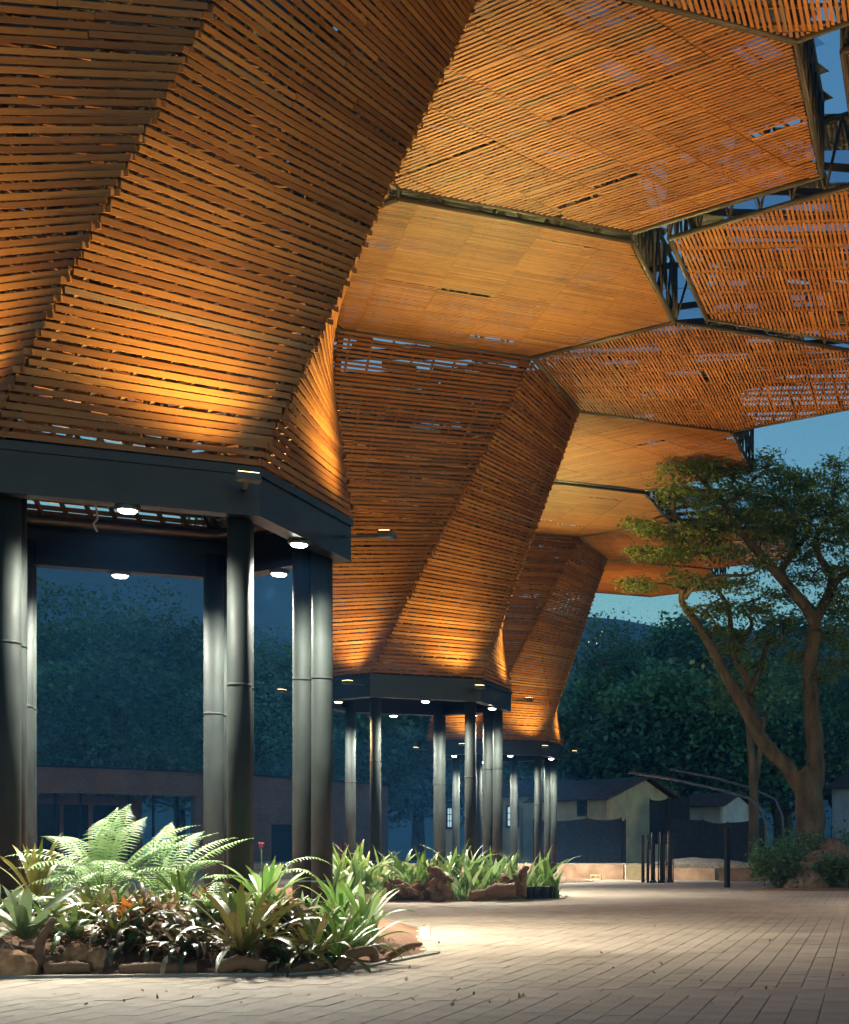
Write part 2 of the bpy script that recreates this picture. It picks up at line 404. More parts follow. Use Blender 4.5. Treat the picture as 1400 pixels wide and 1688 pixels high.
near = set(sorted([p for p in cand if infr(p)], key=lambda p: p[1])[:300])
for p in cand:
    r = random.random()
    if p in near:
        mb = MB(); paver_box(mb, 0, 0, r); o = mb.build('paver', M['paver'], PAV); o.location = (p[0], p[1], 0)
    else: paver_box(rest, p[0], p[1], r)
o = rest.build('pavers', M['paver'], PAV); tag(o, kind='stuff')
mb = MB()
xx = -13.0
while xx < 4:
    mb.box((xx + 1.0, sum(BAND) / 2, -.0285), (1.996, .74, .052), 0); xx += 2.0
o = mb.build('concrete_band', M['paver'], PAV)

def bed_height(p, poly, top=.38):
    d = poly_dist(p, poly); return .02 + top * (1 - math.exp(-max(0, d - .12) / 1.1)) + .03 * mnoise.noise(Vector((p[0] * 2, p[1] * 2, 0)))
def garden_bed(poly, top, label):
    root = empty('garden_bed', (sum(p[0] for p in poly) / len(poly), sum(p[1] for p in poly) / len(poly), 0))
    tag(root, label, 'garden bed', kind=None); off = root.location.copy()
    mb = MB(); n = len(poly); rings = [0, .04, .09, .16, .28, .42, .6, .8, 1.0]; cx_, cy_ = off.x, off.y; sub = 8
    rim = []
    for i in range(n):
        a = Vector(poly[i]); b = Vector(poly[(i + 1) % n])
        for k in range(sub): rim.append(a.lerp(b, k / sub))
    m = len(rim)
    for q in rings:
        for p in rim:
            pp = p.lerp(Vector((cx_, cy_)), q)
            if q == 0: z = -.02
            else: z = bed_height(pp, poly, top) + random.uniform(-.012, .012)
            mb.v.append(Vector((pp.x, pp.y, z)) - off)
    for a in range(len(rings) - 1):
        for k in range(m):
            k2 = (k + 1) % m; mb.face((a * m + k, a * m + k2, a * m + m + k2, a * m + m + k), None, .5, True)
    mb.build('soil', M['mulch'], root)
    # kerb blocks
    for i in range(n):
        a = Vector(poly[i]); b = Vector(poly[(i + 1) % n]); L = (b - a).length; k = max(1, round(L / 1.0)); d = (b - a) / L; nn = Vector((d.y, -d.x))
        for j in range(k):
            p = a + d * (L * j / k + .004) + nn * .05; q = a + d * (L * (j + 1) / k - .004) + nn * .05
            km = MB(); km.board(Vector((p.x, p.y, -.05)) - off, Vector((q.x, q.y, -.05)) - off, (0, 0, 1), .13, .075 + random.uniform(-.004, .004))
            km.build('kerb_block', M['concrete'], root)
    return root
garden_bed(BED1, .46, 'mulched garden bed with low concrete kerb around the nearest columns')
garden_bed(BED2, .22, 'mulched garden bed around the columns of the middle timber tree')
garden_bed(BEDR, .15, 'dark planting bed by the rocks under the big tree')

# ------------------------------------------------------------------ timber flower trees
def hexv(x, y):
    return [Vector((x * math.cos(math.pi / 3 * k) - y * math.sin(math.pi / 3 * k), x * math.sin(math.pi / 3 * k) + y * math.cos(math.pi / 3 * k))) for k in range(6)]
V = hexv(-.277, -4.619); B = hexv(-2.438, -1.237)
ZB0, ZB1, ZC = EYE + 3.9, EYE + 4.463, EYE + 12.38
PITCH, SW, ST, PPITCH = .108, .067, .022, .091
V3 = lambda p, z: Vector((p[0], p[1], z))

def spot(name, loc, aim, watts, colr, cone, blend=1.0, rad=.12, parent=None):
    d = bpy.data.lights.new(name, 'SPOT'); d.energy = watts; d.color = colr; d.spot_size = math.radians(cone); d.spot_blend = blend; d.shadow_soft_size = rad
    o = bpy.data.objects.new(name, d); col.objects.link(o); o.location = loc
    o.rotation_euler = (Vector(aim) - Vector(loc)).to_track_quat('-Z', 'Y').to_euler()
    if parent: o.parent = parent
    return o

def proj(p):
    if p.y < .5: return None
    return (CX + F * p.x / p.y, HY - F * (p.z - EYE) / p.y)

def clip_row(poly, wv, uax, wax):
    """extent along u of the line w = wv inside a convex polygon"""
    us = []
    n = len(poly)
    for i in range(n):
        a, b = poly[i], poly[(i + 1) % n]; wa, wb = a.dot(wax), b.dot(wax)
        if (wa - wv) * (wb - wv) <= 0 and abs(wa - wb) > 1e-9:
            t = (wv - wa) / (wb - wa); us.append(a.dot(uax) + t * (b.dot(uax) - a.dot(uax)))
    return (min(us), max(us)) if len(us) >= 2 else None

def flower_tree(C, label, group, n_slats, petals=range(6), full=True, amber=()):
    root = empty('timber_flower_tree', (C.x, C.y, 0)); tag(root, label, 'pavilion', group); O = Vector((C.x, C.y, 0))
    boards = []        # (p0, p1, normal, width, thickness, rnd) local
    # --- trunk: six warped facets between the ring and the canopy opening
    if full:
        bt = MB()
        for i in range(6):
            j = (i + 1) % 6
            b0, b1, v0, v1 = V3(B[i], ZB1 + .02), V3(B[j], ZB1 + .02), V3(V[i], ZC), V3(V[j], ZC)
            rl = ((v0 - b0).length + (v1 - b1).length) / 2; rows = int(rl / PITCH)
            lay = 0 if i % 2 else 1
            for k in range(rows):
                t = (k + .5) / rows
                L = b0.lerp(v0, t); R = b1.lerp(v1, t); d = (R - L); ln = d.length; d /= ln
                ext0 = random.uniform(-.02, .035) + (.05 if (k + lay) % 2 else -.01); ext1 = random.uniform(-.02, .035) + (.05 if (k + lay + 1) % 2 else -.01)
                np_ = 1 if ln < 3.3 else 2
                cuts = [0.0] + sorted(min(.85, max(.15, (c + 1) / np_ + random.choice((-.18, -.06, .06, .18)))) for c in range(np_ - 1)) + [1.0]
                tilt = random.uniform(-.012, .012)
                for c in range(np_):
                    a0, a1 = cuts[c], cuts[c + 1]; am = (a0 + a1) / 2
                    rail = (v0.lerp(v1, am) - b0.lerp(b1, am)); nr = d.cross(rail).normalized()
                    if nr.dot(Vector((L.x + R.x, L.y + R.y, -2.0))) < 0: nr = -nr
                    sh = rail.normalized() * random.uniform(-.010, .010)
                    p0 = L + d * (ln * a0 - (ext0 if c == 0 else 0)) + sh; p1 = L + d * (ln * a1 + (ext1 if c == np_ - 1 else 0)) + sh + rail.normalized() * tilt
                    boards.append((p0 + d * .004, p1 - d * .004, nr, SW * random.uniform(.95, 1.05), ST, random.random()))
            nb = 9
            for k in range(nb):
                u = (k + .5) / nb; pts = []
                a = b0.lerp(b1, u); z = v0.lerp(v1, u); rail = z - a
                dd = (b1 - b0).lerp(v1 - v0, .5); nr = dd.cross(rail).normalized()
                if nr.dot(Vector((a.x, a.y, -1))) < 0: nr = -nr
                # slight inset behind the boards; a straight ruled line
                bt.board(a - nr * .045, z - nr * .045, nr, .05, .04)
            for k in range(60):
                t = random.uniform(.80, .99); u = random.uniform(0, .9); u2 = min(1, u + random.uniform(.08, .22)); L = b0.lerp(v0, t); R = b1.lerp(v1, t); rail = (v0 - b0).normalized()
                nr = (R - L).cross(rail).normalized(); nr = -nr if nr.dot(Vector((L.x, L.y, -1))) < 0 else nr
                bt.board(L.lerp(R, u) - nr * .10, L.lerp(R, u2) - nr * .10, nr, random.uniform(.07, .16), .03)
            bt.tube([b0 - V3(B[i], 0).normalized() * .12, v0 - V3(V[i], 0).normalized() * .12], .06, 8, .1)
        o = bt.build('battens', M['batten'], root); tag(o, kind='stuff')
        st = MB()
        for i in range(6):      # rail tubes in steel
            st.tube([V3(B[i] * .93, ZB1), V3(V[i] * .965, ZC + .1)], .075, 8)
            st.tube([V3(V[i] * .97, ZC + .12), V3(V[(i + 1) % 6] * .97, ZC + .12)], .06, 8)
        for q in range(-4, 5, 2):
            e_ = clip_row([v * .97 for v in V], q * .92, Vector((1, 0)), Vector((0, 1)))
            if e_: st.board(V3((e_[0], q * .92), ZC + .18), V3((e_[1], q * .92), ZC + .18), (0, 0, 1), .08, .26)
        for i in range(6):
            a_, c_ = V[i] * .985, V[(i + 1) % 6] * .985
            st.tube([V3(a_, ZC + 1.35), V3(c_, ZC + 1.35)], .06, 6)
            for q in range(7): st.tube([V3(a_.lerp(c_, q / 7), ZC + .1), V3(a_.lerp(c_, (q + .5) / 7), ZC + 1.35), V3(a_.lerp(c_, (q + 1) / 7), ZC + .1)], .035, 5)
        st.build('trunk_frame', M['truss'], root)
    # --- petals
    for k in petals:
        va, vb = V[k], V[(k + 1) % 6]
        pc = va + vb; hexp = [va + vb + q for q in (-va, -vb, va - vb, va, vb, vb - va)]
        # order: convex hull by angle
        hexp = sorted([pc + q * 1.0 for q in V], key=lambda p: math.atan2((p - pc).y, (p - pc).x))
        ins = [pc + (p - pc) * (1 - .10 / 4.0) for p in hexp]
        uax = (vb - va).normalized(); wax = pc.normalized()
        w0 = va.dot(wax); w1 = w0 + 2 * va.dot(wax)
        SEAM = 1.22
        off = random.uniform(0, SEAM)
        wv = w0 + .12; row = 0; ph = {}
        while wv < w1 - .06:
            e = clip_row(ins, wv, uax, wax)
            if e and e[1] - e[0] > .08:
                u = e[0]; blk = row // 20
                cuts = [e[0]]
                s0 = math.floor((e[0] + off) / SEAM) + 1
                while s0 * SEAM - off < e[1] - .05:
                    jj = ph.setdefault((s0, blk // 1), random.uniform(-.05, .05) if random.random() < .5 else 0.0)
                    c = s0 * SEAM - off + jj
                    if c > cuts[-1] + .1: cuts.append(c)
                    s0 += 1
                cuts.append(e[1])
                for a, b in zip(cuts[:-1], cuts[1:]):
                    key = ('p', int((a + off + .2) / SEAM), blk)
                    dz, dw, tone = ph.setdefault(key, (random.uniform(-.008, .008), random.uniform(-.025, .025), random.uniform(-.2, .2)))
                    if random.random() < .004: continue
                    ww = wv + dw + random.uniform(-.006, .006)
                    p0 = uax * (a + .009) + wax * ww; p1 = uax * (b - .009) + wax * (ww + random.uniform(-.006, .006))
                    rr = min(1, max(0, random.gauss(.5 + tone, .2)))
                    boards.append((V3(p0, ZC + dz + .0), V3(p1, ZC + dz), Vector((0, 0, -1)), .054 * random.uniform(.95, 1.05), .012, rr))
            wv += PPITCH; row += 1
        mb = MB()
        umin = min(p.dot(uax) for p in ins); umax = max(p.dot(uax) for p in ins); uu = umin + .25
        while uu < umax - .1:
            e = clip_row(ins, uu, wax, uax)
            if e: mb.board(V3(uax * uu + wax * e[0], ZC + .015), V3(uax * uu + wax * e[1], ZC + .015), (0, 0, 1), .045, .05)
            uu += .47
        s0 = math.floor((umin + off) / SEAM) + 1
        while s0 * SEAM - off < umax - .1:
            e = clip_row(ins, s0 * SEAM - off, wax, uax)
            if e: mb.board(V3(uax * (s0 * SEAM - off) + wax * e[0], ZC + .012), V3(uax * (s0 * SEAM - off) + wax * e[1], ZC + .012), (0, 0, 1), .15, .035, .05)
            s0 += 1
        o = mb.build('petal_battens', M['batten'], root); tag(o, kind='stuff')
        fr = MB(); tr = MB(); HT = 1.35
        rim = [pc + (p - pc) * (1 - .03 / 4.0) for p in hexp]
        for a in range(6):
            p, q = rim[a], rim[(a + 1) % 6]; mid = (p + q) / 2
            fr.tube([V3(p, ZC + .01), V3(q, ZC + .01)], .055, 8)
            if mid.length > 6:      # outer sides carry a lattice girder
                tr.tube([V3(p, ZC + HT), V3(q, ZC + HT)], .055, 6); L = (q - p).length; n = 6
                for s_ in range(n):
                    a0 = p.lerp(q, s_ / n); a1 = p.lerp(q, (s_ + .5) / n); a2 = p.lerp(q, (s_ + 1) / n)
                    tr.tube([V3(a0, ZC + .05), V3(a1, ZC + HT)], .03, 5); tr.tube([V3(a1, ZC + HT), V3(a2, ZC + .05)], .03, 5)
                tr.tube([V3(p, ZC), V3(p, ZC + HT)], .05, 6)
        for s_ in range(-3, 4):     # purlins
            e = clip_row(rim, s_ * 1.1 + pc.dot(uax), wax, uax)
            if e: tr.board(V3(uax * (s_ * 1.1 + pc.dot(uax)) + wax * e[0], ZC + .55), V3(uax * (s_ * 1.1 + pc.dot(uax)) + wax * e[1], ZC + 1.0), (0, 0, 1), .06, .14)
        fr.build('petal_frame', M['frame'], root); tr.build('edge_truss', M['truss'], root)
        ro = MB(); sk = MB(); s_ = w0 + .05
        while s_ < w1 - .1:
            e = clip_row(rim, s_ + .4, uax, wax)
            if e:
                u = e[0]
                while u < e[1] - .05:
                    u2 = min(e[1], u + 1.45)
                    tgt = sk if random.random() < (.05, .5, .06, .12, .5, .3)[k] else ro
                    zz = ZC + HT + .04 + .03 * random.random()
                    tgt.board(V3(uax * u + wax * (s_ + .41), zz), V3(uax * (u2 + .03) + wax * (s_ + .41), zz), (0, 0, 1), .82, .012); u = u2
            s_ += .8
        ro.build('roof_sheets', M['roof'], root)['kind'] = 'stuff'
        if sk.v: sk.build('skylight_sheets', M['skylight'], root)['kind'] = 'stuff'
    # --- boards: the ones that show largest are objects, the rest one part
    def size(bd):
        p0, p1 = bd[0] + O, bd[1] + O; m = (p0 + p1) / 2
        a, b = proj(p0), proj(p1)
        if a is None or b is None: return 0
        if bd[2].dot(m - Vector((0, 0, EYE))) > 0: return 0
        pts = [(a[0] + (b[0] - a[0]) * t, a[1] + (b[1] - a[1]) * t) for t in (0, .25, .5, .75, 1)]
        ins_ = sum(1 for q in pts if 0 < q[0] < 1400 and 0 < q[1] < 1688) / 5
        vw = (m - Vector((0, 0, EYE))); fc = abs(bd[2].dot(vw.normalized()))
        return ins_ * math.hypot(a[0] - b[0], a[1] - b[1]) * fc / m.y
    order = sorted(range(len(boards)), key=lambda q: -size(boards[q])); own = set(q for q in order[:n_slats] if size(boards[q]) > 0)
    rest = MB()
    for q, bd in enumerate(boards):
        if q in own:
            mb = MB(); mb.board(*bd); mb.build('slat', M['slat'], root, origin=(bd[0] + bd[1]) / 2)
        else: rest.board(*bd)
    o = rest.build('slats', M['slat'], root); tag(o, kind='stuff')
    if not full: return root
    # --- ring beam of six sides
    for i in range(6):
        j = (i + 1) % 6; a, b = B[i], B[j]; mb = MB()
        def prism(sa, sb, z0, z1):   # trapezoid between two radii factors (mitred)
            pts = [a * sa, b * sa, b * sb, a * sb]; mb.poly_prism([(p.x, p.y) for p in pts], z0, z1)
        prism(1.0, .985, ZB0 + .012, ZB1 - .012); prism(1.004, .90, ZB0, ZB0 + .012); prism(1.004, .92, ZB1 - .012, ZB1 + .004)
        prism(1.012, 1.0045, ZB1 - .10, ZB1 - .004)
        prism(.915, .905, ZB0 + .012, ZB0 + .10)
        o = mb.build('ring_beam', M['beam'], root)
    tb = MB()
    pts = [V3(B[i % 6] * .9, ZB1 + .05) for i in range(7)]
    tb.tube(pts, .07, 8); tb.build('ring_tube', M['truss'], root)
    # --- columns, two pipes at each corner
    offs = {0: (.08, .30), 1: (-.10, .30), 2: (-.10, .31), 3: (-.30, .14), 4: (-.02, .31), 5: (-.12, .30)}
    for i in range(6):
        p = B[i] * .865; q = p + Vector(offs[i])
        for c in (p, q):
            mb = MB(); mb.tube([V3(c, -.1), V3(c, ZB0 + .3)], .134, 20); cl = mb.build('column', M['steel'], root)
            mb = MB()
            for zc in (.62 + .03 * i, 3.05 + (.35 if i in (3, 1) else 0)):
                mb = MB(); mb.tube([V3(c, zc), V3(c, zc + .035)], .1372, 20); mb.build('weld_collar', M['steel'], cl)
    # --- lamps
    for i in range(6):
        j = (i + 1) % 6; m = (B[i] + B[j]) / 2 * .95
        mb = MB(); mb.lathe(V3(m, ZB0 - .05), [(.13, .05), (.135, .02), (.12, 0)], 20); dl = mb.build('downlight', M['fixture'], root)
        mb = MB(); mb.lathe(V3(m, ZB0 - .085), [(.03, 0), (.08, .010), (.10, .034)], 20); mb.build('lens', M['lamp_amber'] if i in amber else M['lamp'], dl)
        spot('downlight_beam', V3(m, ZB0 - .10), V3(m * 1.06, 0), DOWN_W, (1, .62, .3) if i in amber else COOL, 150, .65, .12, root)
        # floodlight on a short arm near the far corner of each side
        out = ((B[i] + B[j]) / 2).normalized(); e = B[i].lerp(B[j], .94); fz = ZB0 + .28
        mb = MB(); p = e + out * .02; q = e + out * .55
        mb.board(V3(p, fz), V3(q, fz), (0, 0, 1), .05, .03); fl = mb.build('floodlight', M['fixture'], root)
        side = (B[j] - B[i]).normalized()
        mb = MB(); mb.board(V3(q - side * .13, fz - .01), V3(q + side * .13, fz - .01), (0, 0, 1), .17, .08); mb.build('floodlight_casing', M['fixture'], fl)
        mb = MB(); mb.board(V3(q - side * .11, fz + .072), V3(q + side * .11, fz + .072), (0, 0, 1), .14, .006); mb.build('lens', M['flood_lens'], fl)
        lp = V3(q, fz + .13)
        lw = V3(e + out * .58 - side * .08, fz + .13)
        spot('trunk_wash', lw, V3(e * 1.12 - side * 1.35, fz + 3.2), WASH_W, WARM_WASH, 104, 1, .12, root)
        tgt = B[i] + B[j]; tgt = tgt.normalized() * 9.5
        spot('canopy_throw', lp + Vector((0, 0, .02)), V3(tgt, ZC), THROW_W * (1.5 if i == 1 else .95), WARM_PALE if i == 1 else WARM, 66, 1, .1, root)
    return root
GT = 'timber flower trees of the pavilion'
flower_tree(C1, 'nearest slatted timber trunk with canopy petals, filling the upper left', GT, 300)
flower_tree(C2, 'middle slatted timber trunk with canopy petals, second from the camera', GT, 300, amber=(0,))
flower_tree(C3, 'farthest and smallest slatted timber trunk and canopy, beside the leafy tree', GT, 300)
t4 = flower_tree(C4, 'slatted canopy petals entering the frame at its upper right edge', GT, 200)

# a cut cable hanging inside the nearest ring
mb = MB()
p = PX(158, 836, 18.6); pts = [p + Vector((math.sin(k * .7) * .02 + (.035 if k > 3 else 0) * (5 - k) * -1, 0, -.05 * k)) for k in range(7)]
mb.tube([p + Vector((0, 0, .35))] + pts, .012, 6)
cable = mb.build('hanging_cable', M['white_cable'], origin=p); tag(cable, 'short white cable hanging loose inside the nearest column ring', 'cable')

# ------------------------------------------------------------------ far setting: hills, terrace, walls
mb = MB(); nx, ny = 90, 14
for j in range(ny):
    for i in range(nx):
        x_ = -1150 + i * 2000 / (nx - 1); y_ = 560 + j * 460 / (ny - 1); t = j / (ny - 1)
        ridge = 192 + 14 * mnoise.noise(Vector((x_ * .0027, 3.1, 0))) + 8 * mnoise.noise(Vector((x_ * .011, 7.7, 0))) - 36 * min(1.6, max(0, (x_ + 390) / 190))
        z_ = -1 + ridge * math.sin(min(1, t * 1.25) * math.pi / 2) ** 1.6 + (4 * mnoise.noise(Vector((x_ * .04, y_ * .04, 2))) if j else -4)
        mb.v.append(Vector((x_, y_, z_)))
for j in range(ny - 1):
    for i in range(nx - 1):
        a = j * nx + i; mb.face((a, a + 1, a + nx + 1, a + nx), None, .5, True)
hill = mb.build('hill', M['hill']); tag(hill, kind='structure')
mb = MB()
for k in range(9):
    q = PX(random.uniform(968, 1000), random.uniform(1040, 1068), random.uniform(655, 670)); mb.box(q, (.42, .42, .42))
o = mb.build('city_lights', M['city']); tag(o, 'tiny town lights scattered over the distant blue hillside', 'lights', kind='stuff')

# raised terrace behind the low terracotta wall
ter = MB(); ter.poly_prism([(-60, 66.2), (30, 66.2), (60, 140), (-90, 140)], -.3, .66)
o = ter.build('terrace', M['gravel']); tag(o, kind='structure')
def low_wall(x0, x1, d0, d1, y0, mat, label, thick=.35, n=None):
    a = GX(x0, d0); b = GX(x1, d1); hgt = EYE + (HY - y0) / F * d0
    root = empty('low_wall', a); tag(root, label, 'wall')
    L = (b - a).length; n = n or max(1, int(L / 2.4)); d = (b - a) / L
    for k in range(n):
        m2 = MB(); m2.board(d * (L * k / n + .004), d * (L * (k + 1) / n - .004), (0, 0, 1), thick, hgt + random.uniform(-.01, .01)); m2.build('wall_panel', mat, root)
    return root
low_wall(700, 1029, 65.0, 65.2, 1425, M['terracotta'], 'long low terracotta wall beyond the middle columns')
low_wall(1031, 1062, 64.6, 64.8, 1426, M['plank'], 'short pale wall section between terracotta wall and steel rods', n=1)
low_wall(1064, 1182, 64.8, 63.4, 1431, M['terracotta'], 'shaded low terracotta wall behind the steel rods')
low_wall(1187, 1290, 60.5, 60.2, 1430, M['terracotta'], 'shaded low terracotta wall right of the black post')
low_wall(1290, 1500, 61.5, 61.0, 1420, M['terracotta'], 'low wall hidden behind bushes near the big tree')
# concrete block in front of the wall
root = empty('concrete_block', GX(983, 64.2)); tag(root, 'small hollow concrete block lying at the foot of the terracotta wall', 'block')
m2 = MB()
for a, b, c, s in ((0, 0, .03, (.46, .2, .06)), (0, 0, .2, (.46, .2, .05)), (-.2, 0, .115, (.06, .196, .12)), (.2, 0, .115, (.06, .196, .12)), (0, 0, .115, (.05, .196, .12))): m2.box((a, b, c), s)
m2.build('block_shell', M['plank'], root)

# sand heap
m2 = MB(); nx = 18; c = GX(1150, 66.5)
for i in range(nx + 1):
    for j in range(9):
        u, v = i / nx * 2 - 1, j / 8 * 2 - 1; hh = max(0, 1 - u * u - .9 * v * v) * .34 + .10 * mnoise.noise(Vector((u * 3, v * 3, 1)))
        m2.v.append(Vector((u * 2.6, v * 1.2, .66 + hh - .08)))
for i in range(nx):
    for j in range(8):
        a = i * 9 + j; m2.face((a, a + 9, a + 10, a + 1), None, .5, True)
o = m2.build('sand_heap', M['gravel']); o.location = (c.x, 67.4, 0); tag(o, 'low heap of pale sand behind the steel rods', 'sand heap')

# ------------------------------------------------------------------ old houses
def wall_quad(mb, a, b, z0, z1a, z1b=None, th=.2):
    z1b = z1a if z1b is None else z1b; a = Vector(a); b = Vector(b); d = (b - a).normalized(); n = Vector((d.y, -d.x)) * th; i = len(mb.v)
    for p in (a, b, b - n, a - n): mb.v.append(Vector((p.x, p.y, z0)))
    for p, z in ((a, z1a), (b, z1b), (b - n, z1b), (a - n, z1a)): mb.v.append(Vector((p.x, p.y, z)))
    for f_ in ((0, 1, 5, 4), (1, 2, 6, 5), (2, 3, 7, 6), (3, 0, 4, 7), (4, 5, 6, 7)): mb.face([i + k for k in f_])
def house(pa, pb, pc, z0, eave, ridge, label, wall, roofm, win=None, door=None):
    """pa-pb the long eave wall, pb-pc the gable wall"""
    pa, pb, pc = Vector(pa), Vector(pb), Vector(pc); root = empty('old_house', (pb.x, pb.y, z0)); tag(root, label, 'house'); O = Vector((pb.x, pb.y, z0))
    pd = pa + (pc - pb)
    mb = MB(); wall_quad(mb, pa, pb, z0, eave); m = mb; 
    for v in m.v: v -= O
    m.build('wall', wall, root)
    mb = MB(); mid = (pb + pc) / 2; wall_quad(mb, pb, mid, z0, eave, ridge); wall_quad(mb, mid, pc, z0, ridge, eave)
    for v in mb.v: v -= O
    mb.build('gable_wall', wall, root)
    mb = MB(); wall_quad(mb, pc, pd, z0, eave); wall_quad(mb, pd, pa, z0, eave)
    for v in mb.v: v -= O
    mb.build('rear_wall', wall, root)
    # roof: two slopes of tile courses
    r0, r1 = (pa + pd) / 2, mid; d = (r1 - r0).normalized(); r0 = r0 - d * .4; r1 = r1 + d * .45
    for e0, e1 in ((pa, pb), (pd, pc)):
        e0 = e0 - d * .4; e1 = e1 + d * .45; outv = (e0 - r0).normalized()
        a, b = V3(r0, ridge + .12), V3(r1, ridge + .12); c, e = V3(e0 + outv * .5, eave - .02), V3(e1 + outv * .5, eave - .02)
        mb = MB(); n = 14
        for k in range(n):
            p0 = a.lerp(c, k / n); p1 = b.lerp(e, k / n); q0 = a.lerp(c, (k + 1.15) / n); q1 = b.lerp(e, (k + 1.15) / n)
            nr = (p1 - p0).cross(q0 - p0).normalized(); nr = nr if nr.z > 0 else -nr
            mb.board((p0 + q0) / 2 + nr * .01 * (k % 2) - O, (p1 + q1) / 2 + nr * .01 * (k % 2) - O, nr + (c - a).normalized() * .05, (q0 - p0).length, .07)
        mb.build('roof_slope', roofm, root)
    if win:
        u, zc, w_, h_ = win; d = (pb - pa).normalized(); n = Vector((d.y, -d.x)); c = pa.lerp(pb, u) + n * .02
        mb = MB(); mb.board(V3(c - d * w_ / 2, zc) - O, V3(c + d * w_ / 2, zc) - O, V3(n, 0), h_, .05); wn = mb.build('window', M['dark_glass'], root)
        mb = MB()
        for a in (-1, 1):
            mb.board(V3(c + d * a * w_ / 2 + n * .03, zc - h_ / 2) - O, V3(c + d * a * w_ / 2 + n * .03, zc + h_ / 2) - O, V3(n, 0), .07, .05)
            mb.board(V3(c - d * w_ / 2 + n * .035, zc + a * h_ / 2) - O, V3(c + d * w_ / 2 + n * .035, zc + a * h_ / 2) - O, V3(n, 0), .07, .05)
        mb.build('window_frame', M['tile'], wn)
    if door:
        u, w_, h_ = door; d = (pc - pb).normalized(); n = Vector((d.y, -d.x)); c = pb.lerp(pc, u) + n * .02
        mb = MB(); mb.board(V3(c, z0) - O, V3(c, z0 + h_) - O, V3(n, 0), w_, .05); mb.build('door', M['black'], root)
    return root
def P2(x, d): q = GX(x, d); return (q.x, q.y)
house(P2(880, 82), P2(1006, 77), P2(1118, 84), .66, EYE + 90 / F * 77, EYE + 122 / F * 80, 'cream old house with tiled gable roof and small dark window', M['plaster'], M['tile'], win=(.66, EYE + 76 / F * 78, .75, .8))
house(P2(1126, 88), P2(1192, 86), P2(1240, 90), .66, EYE + 78 / F * 86, EYE + 96 / F * 88, 'pale shed partly hidden behind netting, right of the gabled house', M['plaster_white'], M['tile'])
house(P2(1372, 96), P2(1440, 93), P2(1520, 97), .66, EYE + 110 / F * 93, EYE + 140 / F * 94, 'bluish white house at the right edge behind the big trunk', M['plaster_white'], M['tile'])
house(P2(800, 92), P2(918, 88), P2(960, 94), .66, EYE + 96 / F * 88, EYE + 118 / F * 90, 'cream building seen between the farthest columns', M['plaster'], M['tile'])
# lit openings of the building behind the farthest columns
for x0, x1, y0, y1, mt, lb in ((837, 852, 1330, 1362, 'lit_white', 'bluish lit doorway glimpsed between the farthest columns'), (889, 899, 1320, 1336, 'lit_amber', 'small amber lit window beside the farthest column'), (738, 745, 1332, 1364, 'lit_white', 'narrow bluish lit opening behind the left far columns')):
    d = 86.5; a = PX(x0, y1, d); b = PX(x1, y0, d); root = empty('lit_opening', ((a.x + b.x) / 2, d, 0)); tag(root, lb, 'window')
    wd, ht = b.x - a.x, b.z - a.z; zc = (a.z + b.z) / 2
    m2 = MB()
    for k in range(2):
        for j in range(3): m2.board((-wd / 2 + wd * k / 2 + .02, 0, zc - ht / 2 + ht * (j + .5) / 3), (-wd / 2 + wd * (k + 1) / 2 - .02, 0, zc - ht / 2 + ht * (j + .5) / 3), (0, -1, 0), ht / 3 - .05, .02)
    m2.build('panes', M[mt], root)['kind'] = 'stuff'
    m2 = MB(); m2.board((-wd / 2 - .1, .06, zc), (wd / 2 + .1, .06, zc), (0, -1, 0), ht + .2, .05); m2.build('opening_frame', M['black'], root)
    m2 = MB(); m2.box((0, .6, (zc + ht / 2) / 2), (wd + .3, .8, zc + ht / 2)); m2.build('porch_wall', M['plaster'], root)

# shade nets hung on posts
def net(pts, label):
    root = empty('shade_net', pts[0][0]); O = Vector(pts[0][0]); tag(root, label, 'net')
    m2 = MB(); n = len(pts); rows = 6; S = []
    for k in range(n - 1):
        for s_ in range(8):
            t = s_ / 8; a = Vector(pts[k][0]).lerp(Vector(pts[k + 1][0]), t); b = Vector(pts[k][1]).lerp(Vector(pts[k + 1][1]), t); b = b + Vector((0, 0, -.09 * math.sin(t * math.pi))); S.append((a, b))
    S.append(tuple(Vector(q) for q in pts[-1]))
    for a, b in S:
        for j in range(rows): m2.v.append(a.lerp(b, j / (rows - 1)) + Vector((0, random.uniform(-.08, .08), 0)) - O)
    for k in range(len(S) - 1):
        for j in range(rows - 1):
            q = k * rows + j; m2.face((q, q + rows, q + rows + 1, q + 1), None, .5, True)
    m2.build('net_fabric', M['net'], root)
    for a, b in pts:
        m2 = MB(); m2.tube([Vector(a) - O - Vector((0, 0, .3)), Vector(b) - O + Vector((0, 0, .05))], .04, 6); m2.build('post', M['rust'], root)
net([(GX(x_, 73, .6), PX(x_, y_, 73)) for x_, y_ in ((880, 1352), (968, 1349), (1024, 1349), (1031, 1352))], 'dark blue shade net sagging in front of the cream gabled house')
net([(GX(x_, 75, .6), PX(x_, y_, 75)) for x_, y_ in ((1102, 1343), (1160, 1352), (1200, 1356), (1262, 1346))], 'dark blue shade net fence right of the steel rods')
net([(GX(x_, 79, 1.6), PX(x_, y_, 79)) for x_, y_ in ((1072, 1318), (1102, 1316), (1136, 1312))], 'small dark tarpaulin hung against the gable wall')

